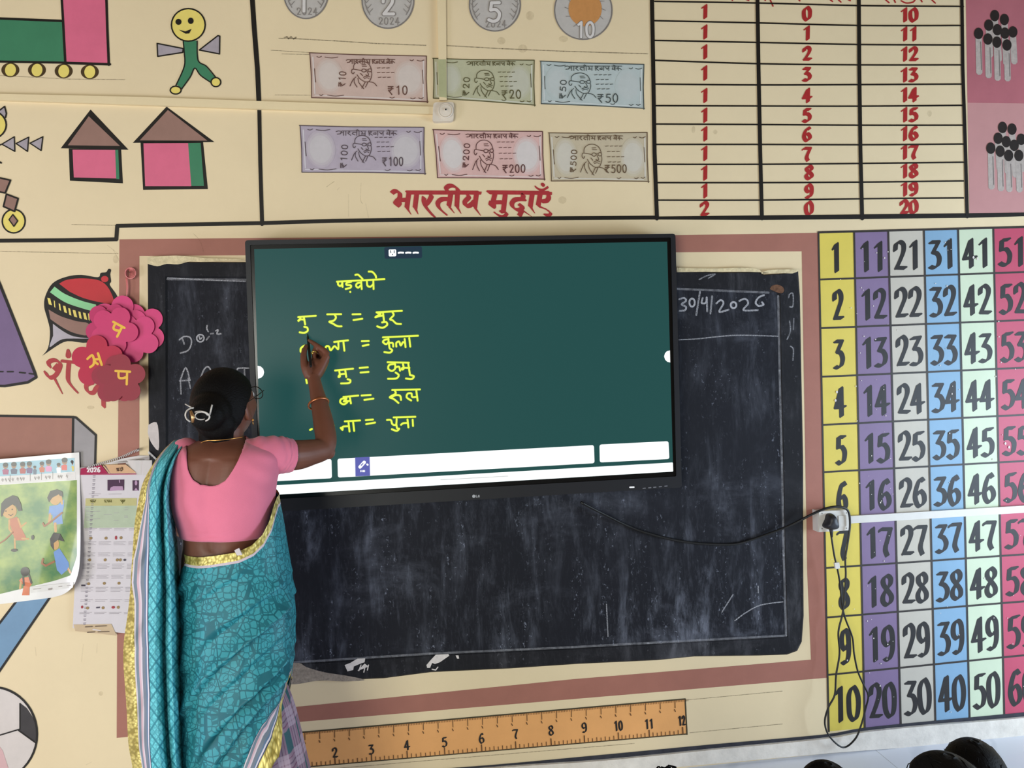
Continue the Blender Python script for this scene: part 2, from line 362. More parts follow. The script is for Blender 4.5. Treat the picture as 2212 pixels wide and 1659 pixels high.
chalkline('chalk_date', [z15((370, 920), (430, 905), (452, 940), (400, 980), (452, 1012), (440, 1050), (375, 1060)), z15(*ell(525, 960, 32, 48)) + z15((557, 960)), z15((620, 830), (575, 1110)),
    z15((652, 905), (640, 965), (690, 962), (700, 900), (705, 1065)), z15((765, 885), (745, 1090)), z15((815, 970), (868, 930), (900, 970), (850, 1070), (960, 1045)),
    z15(*ell(1020, 990, 34, 36)) + z15((1054, 990)), z15((1090, 940), (1160, 915), (1195, 970), (1140, 1050), (1310, 1050)), z15((1385, 870), (1320, 900), (1285, 960), (1320, 1000), (1378, 985), (1360, 955))], 4.2, CH)
chalkline('chalk_word', [z23((45, 210), (110, 165), (190, 180), (205, 260), (160, 350), (60, 385)), z23((85, 190), (110, 265)), z23(*ell(325, 188, 48, 48)) + z23((373, 188)), z23((310, 165), (320, 200), (345, 180)),
    z23((415, 20), (410, 60), (430, 100)), z23((440, 165), (405, 210)), z23((460, 130), (495, 125)), z23((530, 90), (560, 80), (545, 130), (600, 128)),
    z23((60, 740), (130, 580), (185, 740)), z23((50, 755), (190, 745)), z23((60, 755), (68, 930)), z23((165, 720), (192, 850)), z23((330, 710), (370, 610), (420, 565), (460, 610), (440, 665)), z23((655, 605), (735, 603)), z23((815, 605), (835, 585), (965, 585)), z23((910, 600), (915, 740))], 3.4, CH)
chalkline('chalk_rule', [z15((370, 1405), (600, 1392), (850, 1365), (1100, 1350), (1550, 1362)), [(362, 600), (450, 605), (530, 608)], z22((250, 1090), (262, 1335)), z22((1225, 1015), (1140, 1150)), z22((1420, 950), (1420, 1000)), z22((1240, 1215), (1330, 1150), (1440, 1095), (1610, 1070))], 2.6, CH)
# chalk dust caught on the inner edge of the rim
chalkline('chalk_dust', [[(362, 603), (700, 606), (1465, 624), (1660, 632)], [(1681, 640), (1684, 800), (1689, 1000), (1693, 1200), (1698, 1372)], [(1698, 1373), (1400, 1389), (1236, 1398), (929, 1412), (618, 1432)]], 5, CHF, -.0124, False)
mb = MB()   # old wiped writing on the rim
for s_ in (z15((1680, 900), (1690, 860), (1730, 855), (1730, 1000), (1690, 1010)), z15((1690, 1180), (1700, 1300), (1660, 1400)), z15((1740, 1150), (1735, 1280)), z15((1700, 1480), (1735, 1520), (1730, 1650)), z15((610, 685), (700, 640), (800, 620), (720, 670))): mb.line(s_, 3, -.0126, True)
mb.build('chalk_smear', CHF, cb)
WHT = paint((214, 206, 202), .9, .12, 60, .4)
mb = MB()
for p_ in (z27((600, 1290), (640, 1275), (690, 1245), (745, 1243), (740, 1270), (700, 1285), (665, 1300), (660, 1325), (620, 1335)), z27((690, 1330), (740, 1280), (770, 1300), (720, 1320)),
           z27((1175, 1290), (1200, 1260), (1240, 1218), (1330, 1213), (1335, 1225), (1270, 1270), (1235, 1283), (1215, 1275), (1200, 1310), (1180, 1310)), z27((1380, 1222), (1400, 1222), (1405, 1245), (1390, 1245))):
    mb.poly(p_, -.0128)
for s_ in (z27((700, 1330), (715, 1290)), z27((735, 1340), (745, 1295)), z27((760, 1325), (768, 1290)), z27((1215, 1320), (1240, 1325), (1255, 1305))): mb.line(s_, 2.4, -.0129)
mb.build('paint_splash', WHT, cb)['label'] = 'white paint splashes'
mb = MB(); mb.poly(smooth([(600, 1434), (645, 1432), (662, 1441), (700, 1452), (745, 1459), (780, 1466), (785, 1470), (740, 1472), (690, 1470), (640, 1478), (590, 1478)], 3), -.0127)
mb.build('bare_plaster', paint((150, 138, 126), .95, .3, 90, .8), cb)['label'] = 'broken grey plaster corner'
mb = MB(); mb.poly(smooth([(320, 918), (338, 912), (343, 940), (342, 973), (326, 955), (319, 935)], 3), -.0127)
mb.build('paper_scrap', paint((196, 186, 182), .9, .1, 40), cb)['label'] = 'white peeled scrap'
mb = MB(); mb.poly(smooth([(318, 556), (380, 552), (440, 557), (500, 559), (524, 561), (524, 563), (480, 564), (440, 566), (410, 565), (385, 571), (360, 570), (340, 575), (319, 570)], 3), -.0128)
mb.build('flaking_edge', paint((212, 196, 158), .9, .2, 60, .7), cb)['label'] = 'flaked cream paint at the top left of the rim'
mb = MB(); mb.poly(smooth([(1462, 578), (1540, 580), (1600, 578), (1640, 582), (1646, 592), (1660, 583), (1722, 582), (1724, 586), (1700, 592), (1640, 588), (1560, 587), (1462, 588)], 3), -.0128)
mb.build('flaking_edge', paint((212, 196, 158), .9, .2, 60, .7), cb)['label'] = 'flaked cream paint at the top right of the rim'
mb = MB(); mb.poly(smooth(z15((1455, 800), (1480, 760), (1545, 745), (1610, 775), (1625, 820), (1590, 850), (1520, 830)), 3), -.0129)
mb.build('rust_stain', paint((104, 74, 56), .95, .4, 70, .4), cb)['label'] = 'brown stain in the top corner'
# ================================================================== wall paintings
PINK = paint((214, 104, 132), .55, .06, 10); GREEN = paint((62, 124, 90), .55, .08, 10); YEL = paint((228, 208, 110), .55, .06, 12)
ROOF = paint((146, 112, 100), .55, .08, 14); GREY = paint((164, 154, 160), .55, .08, 30); DKBR = paint((70, 52, 26), .55, .2, 20)
def wall_thing(name, px, py, label, group=None, cat='wall painting'): return thing(name, pt(px, py), label, cat, group)
def part(name, parent, m, polys=(), lines=(), k=2):
    mb = MB()
    for i, p in enumerate(polys): mb.poly(p, L(k) - 2e-5 * i)
    if polys:
        o = mb.build(name, m, parent)
        if lines:
            mb = MB()
            for l in lines: mb.line(l[0], l[1], L(k + 1), len(l) > 2 and l[2], len(l) > 3 and l[3])
            mb.build('outline', INK, o)
        return o
    for l in lines: mb.line(l[0], l[1], L(k), len(l) > 2 and l[2], len(l) > 3 and l[3])
    return mb.build(name, m, parent)
z31 = Z(0, 0, .11754); z1 = Z(0, 0, .3256); z28 = Z(0, 190, .18987); z11 = Z(80, 560, .19893)
# --- train of blocks
t = wall_thing('painted_train', 110, 165, 'painted train of a green and a pink block on four yellow wheels')
part('carriage', t, GREEN, [z31((-900, 300), (1140, 370), (1180, 1150), (-900, 1110))])['label'] = 'green block'
part('carriage', t, PINK, [z31((1130, -90), (1950, -90), (2000, 1175), (1205, 1160))])['label'] = 'pink block'
for cx, cy, ix in ((190, 1285, 192), (678, 1285, 680), (1170, 1305, 1172), (1650, 1320, 1650)):
    w_ = part('wheel', t, DKBR, [z31(*ell(cx, cy, 166, 134))], k=1); part('hub', w_, YEL, [z31(*ell(ix, cy + 2, 100, 116, rot=8))], k=2)
part('outline', t, INK, lines=[(z31((-900, 305), (0, 340), (1140, 385)), 5.6), (z31((-900, 1118), (0, 1132), (1190, 1152)), 5.2), (z31((1130, -90), (1165, 500), (1200, 1160)), 5.6), (z31((1952, -90), (1970, 500), (1998, 1190)), 5.6), (z31((1190, 1156), (2015, 1182)), 6)], k=3)
# --- stick child
t = wall_thing('painted_child', 405, 200, 'painted walking child with round yellow face, green body and grey triangle arms')
h = part('head', t, YEL, [z1(*ell(1249, 165, 110, 106))])
part('face', h, INK, [z1(*ell(1184, 145, 20, 20)), z1(*ell(1265, 138, 19, 21)), z1((1186, 197), (1230, 208), (1270, 192), (1255, 222), (1232, 224), (1210, 212))], k=4)
part('body', t, GREEN, [z1((1215, 272), (1305, 270), (1312, 340), (1318, 405), (1365, 440), (1425, 512), (1398, 545), (1330, 500), (1292, 452), (1262, 510), (1205, 585), (1170, 560), (1222, 440), (1222, 350))])
for p_ in ([(1042, 288), (1215, 322), (1212, 348), (1046, 374)], [(1322, 332), (1446, 236), (1458, 240), (1456, 358)]):
    part('arm', t, GREY, [z1(*p_)], [(z1(*p_), 3, False, True)])
for c_ in ((1165, 598, 36, 26), (1432, 545, 32, 30)): part('shoe', t, YEL, [z1(*ell(*c_))], [(z1(*ell(*c_)), 3, False, True)])
part('outline', t, INK, lines=[(z1(*ell(1249, 165, 112, 108)), 3.2, False, True), (z1((1215, 275), (1222, 350), (1222, 440), (1165, 570)), 2.6, True), (z1((1308, 272), (1314, 400), (1370, 440), (1430, 512)), 2.6, True), (z1((1400, 548), (1330, 500), (1292, 452), (1262, 510), (1205, 590)), 2.6, True)], k=3)
# --- creature of shapes at the edge
t = wall_thing('painted_shape_figure', 28, 500, 'painted figure of yellow circles, grey triangles and brown squares at the wall edge')
part('head', t, YEL, [z28(*ell(-120, 420, 190, 165))], [(z28(*ell(-120, 420, 190, 165)), 3.4, False, True)])
part('ear', t, GREY, [z28((-20, 265), (52, 210), (72, 290), (62, 335))], [(z28((-20, 265), (52, 210), (72, 290), (62, 335)), 3.2)])
for p_ in ([(20, 640), (162, 555), (168, 722)], [(182, 632), (325, 560), (312, 722)], [(340, 628), (487, 555), (467, 712)]):
    part('triangle', t, GREY, [z28(*p_)], [(z28(*p_), 2.6, False, True)])
for p_ in ([(-60, 1010), (118, 1050), (58, 1195), (-120, 1160)], [(72, 1208), (205, 1258), (165, 1405), (38, 1348)]):
    part('square', t, ROOF, [z28(*p_)], [(z28(*p_), 3.6, False, True)], k=3)
part('foot', t, YEL, [z28(*ell(155, 1515, 128, 132))], [(z28(*ell(155, 1515, 130, 134)), 3.4, False, True)], k=1)
part('diamond', t, ROOF, [z28((145, 1440), (200, 1512), (157, 1575), (102, 1498))], [(z28((145, 1440), (200, 1512), (157, 1575), (102, 1498)), 2.6, False, True)], k=3)
part('outline', t, INK, lines=[(z28((-60, 820), (12, 852)), 4), (z28((-20, 655), (20, 640)), 3)], k=3)
# --- two houses
for lab, rf, inn, wl, dr, wi, cx in (
    ('smaller painted house with brown roof and thin green edge, between triangles and larger house', [(1030, 245), (1462, 703), (690, 687)], [(1010, 322), (1365, 660), (772, 652)], [(782, 690), (1378, 700), (1398, 1085), (795, 1055)], [(1310, 705), (1345, 705), (1358, 1038), (1322, 1035)], [(825, 702), (1312, 705), (1322, 1030), (840, 1018)], 200),
    ('larger painted house with brown roof and broad green side, left of the banknotes', [(1895, 212), (2440, 615), (1510, 625)], [(1910, 250), (2360, 600), (1590, 596)], [(1598, 610), (2310, 612), (2365, 1150), (1628, 1160)], [(2140, 628), (2282, 625), (2320, 1115), (2176, 1115)], [(1632, 630), (2140, 628), (2176, 1118), (1652, 1118)], 375)):
    t = wall_thing('painted_house', cx, 405, lab, 'painted houses on the cream wall')
    r_ = part('roof', t, INK, [z28(*rf)], k=1); part('roof_panel', r_, ROOF, [z28(*inn)], k=2)
    w_ = part('wall_outline', t, INK, [z28(*wl)], k=1); part('front_wall', t, PINK, [z28(*wi)], k=2); part('side_wall', t, GREEN, [z28(*dr)], k=2)
# --- cone, spinning top, block, pencil bar, ball on the lower left
t = wall_thing('painted_cone', 20, 833, 'large purple painted cone with dashed base line at the left wall edge')
cone = [(-60, 480), (0, 615), (30, 690), (75, 805), (78, 815), (60, 826), (10, 834), (-60, 832)]
part('cone_side', t, paint((116, 94, 128), .55, .08, 8), [cone], [(cone, 6, False, True)])
part('dashed_line', t, INK, lines=[([(a, 803 + max(0, a - 30) * .12), (a + 12, 803 + max(0, a - 18) * .12)], 3.4) for a in (-6, 16, 42, 63)], k=4)
t = wall_thing('painted_spinning_top', 95, 768, 'painted striped spinning top tilted behind the pink paper flowers')
part('outline', t, INK, [smooth(z11((55, 1050), (120, 960), (140, 780), (110, 640), (78, 520), (90, 400), (170, 260), (320, 190), (480, 170), (660, 195), (690, 150), (750, 140), (775, 105), (805, 115), (795, 165), (805, 240), (790, 280), (860, 380), (890, 470), (900, 620), (800, 800), (560, 905), (330, 890), (200, 950)), 4)], k=1)
part('cap', t, paint((186, 46, 52), .5, .07, 10), [smooth(z11((240, 265), (330, 222), (500, 208), (680, 232), (780, 320), (835, 480), (700, 470), (500, 420), (350, 350)), 4), z11(*ell(735, 215, 40, 34))])
part('green_band', t, paint((140, 202, 146), .5, .05, 10), [smooth(z11((190, 297), (300, 375), (480, 450), (640, 492)), 4) + smooth(z11((645, 575), (480, 530), (300, 465), (140, 358)), 4)])
mb = MB()
for x, y, wd in ((135, 460, 34), (190, 488, 12), (247, 520, 18), (302, 545, 30), (355, 572, 24), (410, 592, 34), (466, 608, 26), (520, 620, 32), (562, 628, 12), (604, 630, 24)):
    mb.poly(z11((x - wd * .7, y - 42), (x + wd * .2, y - 36), (x + wd * .8, y + 40), (x - wd * .2, y + 30)), L(2))
mb.build('yellow_stripes', YEL, t)
part('brown_band', t, ROOF, [smooth(z11((125, 545), (260, 620), (440, 675), (560, 700), (560, 822), (400, 800), (260, 730), (145, 650)), 3)])
part('tip', t, paint((176, 168, 176), .5, .08, 20), [smooth(z11((172, 700), (280, 780), (400, 838), (570, 862), (320, 862), (230, 890), (135, 955), (175, 830)), 3)])
REDP = paint((168, 50, 54), .5, .12, 40)
t = wall_thing('painted_lettering', 140, 875, 'red painted word half hidden behind the dark red paper flowers')
mb = MB(); nb = fnib(10, 42, 3.2)
for s_ in (z11((135, 1165), (125, 1120), (190, 1095), (250, 1130), (235, 1205), (190, 1270), (130, 1285), (92, 1230)), z11((185, 1195), (225, 1150)), z11((345, 1120), (335, 1250), (345, 1335), (430, 1440)), z11((600, 1340), (535, 1370), (550, 1440), (610, 1450), (645, 1395), (690, 1370)), z11((720, 1500), (722, 1600))): mb.pen(smooth(s_, 5), nb, L(2))
mb.pen(z11((195, 1305), (275, 1460)), rnib(4), L(2), (1.3, .5)); mb.pen(z11((270, 1105), (450, 1125)), rnib(7), L(2)); mb.pen(z11((335, 990), (340, 1045)), rnib(13), L(2), (.5, 1))
mb.build('letter_strokes', REDP, t)
t = wall_thing('painted_block', 100, 1020, 'brown painted cuboid with grey end face, above the laminated poster')
part('front_face', t, paint((156, 108, 92), .55, .06, 14), [[(-80, 897), (160, 901), (158, 1040), (-80, 1040)]], [([(-80, 897), (158, 901), (156, 1040)], 5.5)])
part('end_face', t, paint((152, 146, 146), .55, .08, 12), [[(160, 902), (207, 940), (206, 1010), (158, 1015)]], [([(158, 901), (164, 902), (207, 940), (205, 1010)], 5)])
t = wall_thing('painted_blue_bar', 30, 1450, 'slanting blue painted bar with black edges under the laminated poster')
part('bar', t, paint((112, 144, 172), .55, .07, 10), [[(112, 1284), (38, 1298), (-60, 1420), (-60, 1545), (0, 1450)]], [([(112, 1284), (0, 1448), (-60, 1538)], 5), ([(45, 1286), (0, 1345), (-60, 1420)], 5)])
t = wall_thing('painted_football', 0, 1660, 'white and black painted football low at the left wall edge')
bl = ell(-18, 1586, 98, 102, n=48)
part('ball', t, paint((206, 196, 190), .5, .06, 12), [bl], [(bl, 4.5, False, True)])
part('dark_patch', t, paint((58, 54, 54), .5, .15, 20), [[(44, 1519), (58, 1530), (70, 1548), (78, 1570), (80, 1600), (74, 1602), (58, 1590), (40, 1578), (43, 1574)]], k=3)
part('seam', t, INK, lines=[([(43, 1520), (43, 1575), (0, 1588), (-40, 1596)], 3), ([(40, 1578), (76, 1604)], 3)], k=4)
part('pink_patch', t, paint((206, 168, 168), .5, .06, 12), [[(-10, 1600), (6, 1622), (18, 1659), (10, 1680), (-30, 1684)]], k=3)
# --- coins
CO = paint((186, 180, 174), .5, .06, 30); COD = paint((136, 128, 122), .5, .1, 30)
for i, (cx, cy, rx_, ry_, lab, txt, dg) in enumerate(((661, -16, 49, 57, 'leftmost painted grey coin, numeral one, partly above the frame', '1', [boxfn(640, -30, 668, 24)]),
        (838, 0, 57, 62, 'painted grey coin with numeral two, left of the vertical conduit', '2', [boxfn(822, -8, 854, 32)]),
        (1069, 10, 56, 58, 'painted grey coin with numeral five, right of the vertical conduit', '5', [boxfn(1052, 4, 1084, 46)]),
        (1260, 22, 63, 64, 'painted two-tone coin with orange centre and numeral ten', '10', [boxfn(1243, 48, 1285, 80)]))):
    t = wall_thing('painted_coin', cx, cy + ry_, lab, 'painted coins above the banknotes')
    part('disc', t, CO, [ell(cx, cy, rx_, ry_, 48)], [(ell(cx, cy, rx_ - 1, ry_ - 1, 48), 2.2, False, True)], k=1)
    part('rim_line', t, COD, lines=[(ell(cx, cy, rx_ - .5, ry_ - .5, 48), 2.2, False, True)], k=3)
    if txt == '10': part('centre', t, paint((196, 138, 82), .5, .07, 40), [ell(cx + 4, cy - 3, 36, 38, 40)], k=3)
    mb = MB(); digits(mb, txt, dg[0], rnib(11 if txt != '10' else 8), L(4), .1, 0); mb.build('numeral_edge', COD, t)
    mb = MB(); digits(mb, txt, dg[0], rnib(7 if txt != '10' else 5.4), L(5), .1, 0); mb.build('numeral', paint((212, 206, 202), .5, .05, 30), t)
    mb = MB()
    if txt != '10':
        digits(mb, '2024', boxfn(cx - 22, cy + ry_ - 24, cx + 26, cy + ry_ - 9), rnib(1.8), L(4), .25, .02)
        for sd in (-1, 1):
            q = [(cx + sd * (rx_ - 8 + .0 * a), cy + a) for a in (-30, -10, 10)] + [(cx + sd * (rx_ - 18), cy + 32)]
            mb.line(q, 1.5, L(4), True)
            for a in (-24, -12, 0, 12, 22): mb.line([(cx + sd * (rx_ - 10 - max(0, a) * .25), cy + a + 6), (cx + sd * (rx_ - 18 - max(0, a) * .25), cy + a - 3)], 1.3, L(4)); mb.line([(cx + sd * (rx_ - 10 - max(0, a) * .25), cy + a + 6), (cx + sd * (rx_ - 4 - max(0, a) * .3), cy + a - 3)], 1.3, L(4))
    else:
        for a in (-25, 0, 25, 60, 120, 155, 180, 205): mb.line([(cx + 4 + 36 * math.cos(math.radians(a)), cy - 3 + 38 * math.sin(math.radians(a))), (cx + 4 + 44 * math.cos(math.radians(a + 4)), cy - 3 + 46 * math.sin(math.radians(a + 4)))], 1.4, L(4))
    mb.build('engraved_lettering', COD, t)
# --- banknotes
FACE = [([(.08, .36), (.1, .16), (.3, .02), (.6, .0), (.85, .12), (.97, .34)], 1), ([(.08, .36), (.5, .42)], 0), (ell(.6, .42, .11, .07), 0), (ell(.9, .41, .09, .07), 0), ([(.71, .4), (.81, .39)], 0),
        ([(.08, .36), (.0, .38), (-.02, .5), (.06, .58), (.12, .5)], 1), ([(.97, .46), (1.0, .6), (.95, .8), (.86, .93), (.66, .95), (.4, .8), (.26, .62)], 1), ([(.76, .46), (.84, .62), (.76, .66), (.7, .62)], 1), ([(.58, .74), (.72, .69), (.9, .71)], 1), ([(.62, .8), (.74, .76), (.86, .79)], 1),
        ([(.44, .56), (.54, .66)], 0), ([(.5, .15), (.7, .14)], 0), ([(.52, .22), (.74, .22)], 0), ([(.2, .72), (.05, .86), (-.1, 1.15)], 1), ([(.3, .78), (.36, 1.0), (.6, 1.28)], 1), ([(.12, .8), (.12, .98), (.26, 1.2)], 1), ([(.86, .95), (1.1, 1.0), (1.25, 1.15)], 1), ([(.66, .97), (.56, 1.15), (.5, 1.25)], 1), ([(.8, .97), (.68, 1.2)], 0)]
HEAD = [[(.0, .35), (.04, .2), (.09, .3), (.07, .7), (.02, .75)], [(.07, .55), (.12, .5)], [(.12, .25), (.12, .95)], [(.16, .25), (.16, .95)], [(.2, .25), (.23, .4), (.19, .55), (.24, .95)], [(.34, .45), (.28, .45), (.27, .7), (.31, .9)], [(.34, .25), (.34, .95)], [(.38, .25), (.38, .95)], [(.33, .2), (.35, .0), (.38, .2)], [(.42, .35), (.44, .5), (.42, .75), (.47, .7)], [(.48, .25), (.48, .95)], [(.1, .22), (.5, .22)],
        [(.56, .25), (.59, .4), (.55, .55), (.6, .95)], [(.54, .2), (.55, .95)], [(.62, .6), (.66, .5), (.66, .8), (.62, .75)], [(.69, .25), (.69, .95)], [(.72, .4), (.75, .75), (.77, .5)], [(.78, .25), (.78, .95)], [(.53, .22), (.8, .22)], [(.85, .45), (.84, .75), (.88, .75), (.88, .4)], [(.89, .25), (.89, .95)], [(.86, .05), (.9, .2)], [(.95, .25), (.95, .95)], [(.93, .45), (.92, .7), (.98, .6), (1.0, .8)], [(.83, .22), (1.01, .22)]]
def banknote(q, txt, base, lite, ink, fb, sb, nb_, hb, lab):
    """q: corners TL TR BR BL; fb face box; sb amount box; nb_ sideways amount box; hb heading box"""
    t = wall_thing('painted_banknote', (q[2][0] + q[3][0]) / 2, max(q[2][1], q[3][1]), lab, 'painted banknotes in two rows')
    B_, I_ = paint(base, .55, .06, 26), paint(ink, .55, .15, 40)
    def f(u, v):
        a = [(q[0][k] * (1 - u) + q[1][k] * u) * (1 - v) + (q[3][k] * (1 - u) + q[2][k] * u) * v for k in (0, 1)]; return (a[0], a[1])
    part('paper', t, B_, [q], k=1)
    mb = MB()
    for j, (s_, c_) in enumerate(((1.0, .28), (.88, .55), (.74, .85))):
        col = tuple(int(base[k] * (1 - c_) + lite[k] * c_) for k in range(3))
        for nm, cu, ru in (('a', .16, .12), ('b', .85, .13)):
            m2 = MB(); m2.poly([f(cu + ru * s_ * math.cos(a * math.pi / 14), .5 + .4 * s_ * math.sin(a * math.pi / 14)) for a in range(28)], L(2) - 1e-4 * j); m2.build('watermark_oval', paint(col, .55, .04, 26), t)
    mb.line([f(.025, .1), f(.03, .9)], 3.2, L(2)); mb.line([f(.975, .1), f(.97, .92)], 3.2, L(2)); mb.line([f(.03, .94), f(.95, .96)], 2.4, L(2))
    mb.build('pale_border', paint(tuple(min(255, int(v * .5 + 112)) for v in base), .55, .05, 26), t)
    mb = MB(); mb.line([f(-.005, 0), f(.4, .01), f(1.0, -.01)], 2.2, L(3)); mb.line([f(0, 0), f(.006, .5), f(0, 1)], 2.0, L(3)); mb.line([f(0, 1), f(.5, .99), f(1.01, 1)], 2.2, L(3)); mb.line([f(1, 0), f(.996, .5), f(1.004, 1.02)], 2.2, L(3))
    for u0, u1, v in ((.06, .1, .08), (.13, .24, .085), (.86, .89, .09), (.92, .98, .09), (.07, .1, .93), (.14, .28, .93), (.68, .72, .93), (.86, .9, .93), (.93, .97, .92)): mb.line([f(u0, v), f((u0 + u1) / 2, v + .015), f(u1, v - .01)], 1.6, L(3), True)
    mb.line([f(.035, .35), f(.04, .65)], 1.6, L(3)); mb.line([f(.965, .3), f(.97, .6)], 1.6, L(3))
    mb.build('edge_lines', I_, t)
    F = boxfn(*fb); mb = MB()
    for s_, sm in FACE:
        p_ = [F(*a) for a in (smooth(s_, 4) if sm else s_)]
        if len(s_) > 20: p_.append(p_[0])
        mb.pen(p_, rnib(1.7, 6), L(4))
    mb.build('portrait_sketch', I_, t)
    mb = MB()
    fx1 = fb[2]
    for i, (n_, g) in enumerate(((4, 0), (3, 4), (4, 4), (3, 6))):
        for j in range(n_): x = fx1 + 8 + g + j * 10; y_ = fb[1] + 4 + i * (fb[3] - fb[1]) * .22; mb.line([(x, y_), (x + 6, y_ - .6)], 1.5, L(4))
    mb.build('text_dashes', I_, t)
    mb = MB(); Fh = boxfn(*hb)
    for s_ in HEAD: mb.line([Fh(*a) for a in s_], 1.7, L(4))
    mb.build('heading', I_, t)
    mb = MB()
    def amount(bx, rot, wd):
        n = len(txt) + 1; Fb = boxfn(*bx, rot)
        for s_ in RUPEE: mb.line([Fb(a / n * .8, b_) for a, b_ in s_], wd, L(4))
        digits(mb, txt, lambda u, v: Fb((1 + u * (n - 1)) / n, v), rnib(wd), L(4), .22, .03)
    amount(sb, -1, 2.4)
    cx, cy, ln, ht = nb_; amount((cx - ln / 2, cy - ht / 2, cx + ln / 2, cy + ht / 2), -86, 2.0)
    mb.build('amount_lettering', I_, t)
banknote([(669, 114), (921, 122), (922, 220), (673, 211)], '10', (198, 172, 160), (204, 192, 184), (104, 72, 62), (760, 133, 803, 179), (838, 186, 882, 204), (739, 170, 34, 14), (748, 126, 852, 138), 'pinkish brown painted ten note, upper left of the six notes')
banknote([(936, 126), (1154, 131), (1154, 227), (936, 212)], '20', (180, 178, 148), (190, 188, 172), (92, 86, 56), (1026, 152, 1068, 198), (1084, 195, 1127, 213), (1007, 186, 42, 13), (1008, 131, 1112, 142), 'green painted twenty note crossed by the vertical conduit')
banknote([(1168, 132), (1391, 140), (1390, 234), (1169, 224)], '50', (180, 190, 188), (186, 192, 190), (74, 80, 78), (1230, 158, 1276, 204), (1291, 203, 1337, 221), (1216, 192, 42, 13), (1220, 140, 1342, 153), 'pale blue painted fifty note, right of the green twenty')
banknote([(648, 271), (916, 276), (917, 375), (652, 372)], '100', (174, 162, 174), (196, 190, 190), (88, 74, 80), (763, 293, 802, 339), (826, 340, 872, 358), (743, 337, 52, 13), (726, 280, 856, 293), 'violet painted hundred note, lower left of the six notes')
banknote([(936, 280), (1172, 285), (1175, 387), (945, 384)], '200', (210, 172, 166), (208, 204, 202), (94, 58, 56), (1025, 303, 1066, 358), (1086, 356, 1136, 373), (1007, 335, 54, 12), (1006, 287, 1118, 299), 'pink painted two hundred note above the red lettering')
banknote([(1186, 287), (1398, 287), (1400, 392), (1191, 391)], '500', (192, 178, 152), (202, 196, 184), (104, 84, 64), (1258, 312, 1300, 364), (1307, 356, 1355, 373), (1239, 347, 50, 12), (1230, 291, 1344, 303), 'tan painted five hundred note, lower right of the six notes')
# --- red title lettering
z30 = Z(830, 390, .17179)
t = wall_thing('painted_lettering', 1020, 468, 'large red painted two-word title under the banknotes, above the display')
mb = MB(); nb = fnib(10.5, 38, 3.2)
def S(*p): mb.pen(smooth(z30(*p), 5), nb, L(2))
def Tt(*p): mb.pen(smooth(z30(*p), 4), fnib(5, 38, 2.2), L(2), (1.3, .35))
S((100, 155), (140, 132), (192, 150), (195, 215), (178, 240)); S((165, 250), (140, 285), (160, 315), (190, 290), (185, 250)); S((160, 290), (165, 295)); S((200, 245), (290, 242)); S((310, 150), (283, 345)); Tt((290, 355), (335, 425))
S((290, 150), (1195, 152)); Tt((1150, 155), (1225, 145)); S((410, 152), (386, 345)); Tt((392, 355), (425, 422))
S((572, 165), (592, 200), (550, 275), (512, 300)); S((500, 215), (500, 280), (535, 350), (620, 448))
S((830, 235), (725, 237), (675, 280), (690, 345), (770, 420)); S((838, 160), (812, 320)); Tt((825, 340), (880, 408)); S((920, 165), (912, 330)); Tt((920, 340), (966, 415)); S((790, 130), (780, 92), (830, 65), (890, 75), (925, 112), (925, 165))
S((1052, 180), (1062, 215), (1015, 265), (1025, 320), (1080, 312), (1130, 265)); S((1160, 160), (1138, 335)); Tt((1145, 350), (1212, 440))
S((1310, 148), (2085, 156)); Tt((2060, 160), (2108, 148)); S((1392, 165), (1368, 270)); S((1345, 275), (1340, 315), (1375, 330), (1375, 285)); S((1360, 275), (1490, 272)); S((1522, 170), (1498, 380)); mb.pen(smooth(z30((1465, 395), (1510, 388), (1538, 420), (1500, 455), (1440, 440), (1395, 408)), 5), fnib(8, 38, 3), L(2))
S((1750, 180), (1742, 232)); S((1765, 236), (1650, 240), (1605, 290), (1625, 345), (1690, 372), (1735, 345), (1728, 310), (1705, 320)); S((1735, 370), (1700, 440)); Tt((1750, 380), (1850, 450)); S((1862, 165), (1836, 330)); Tt((1845, 340), (1892, 410))
S((1962, 165), (1936, 315)); Tt((1945, 325), (2010, 350), (2075, 380)); mb.pen(smooth(z30((2040, 365), (2090, 405), (2080, 432), (2020, 432)), 5), fnib(7, 38, 2.5), L(2)); S((2062, 170), (2068, 215), (2040, 255), (1975, 262))
mb.pen(smooth(z30((1900, 78), (1950, 112), (2005, 115), (2058, 82)), 5), fnib(5, 60, 2), L(2)); mb.pen(z30((1990, 48), (2000, 58)), rnib(8), L(2))
mb.build('letter_strokes', REDP, t)
# --- place-value table
z6 = Z(1400, 0, .36709)
t = wall_thing('painted_number_table', 1750, 470, 'painted three-column table of red numbers from ten to twenty, black ruled')
mb = MB()
for a, wd in (([(22, -40), (30, 400), (38, 900), (52, 1285)], 9.5), ([(643, -40), (650, 400), (660, 900), (670, 1285)], 9), ([(1240, -40), (1243, 400), (1250, 900), (1260, 1285)], 9), ([(1846, -40), (1852, 400), (1868, 900), (1878, 1275)], 8)): mb.line(z6(*a), wd, L(4))
for a in ((8, 18, 33, 38), (122, 135, 150, 150), (238, 250, 262, 265), (355, 375, 382, 382), (495, 500, 498, 495), (622, 624, 625, 620), (730, 733, 737, 737), (850, 850, 852, 848), (967, 967, 962, 955), (1075, 1075, 1072, 1065), (1178, 1178, 1170, 1165)):
    mb.line(z6(*zip((40, 650, 1245, 1855), a)), 3.6, L(3), True)
mb.line(z6((20, 1285), (670, 1288), (1260, 1282), (1895, 1275), (2212, 1266)), 5.5, L(4)); mb.build('ruled_lines', INK, t)
TR = paint((166, 42, 42), .5, .1, 40); nb = fnib(9, -35, 2.4)
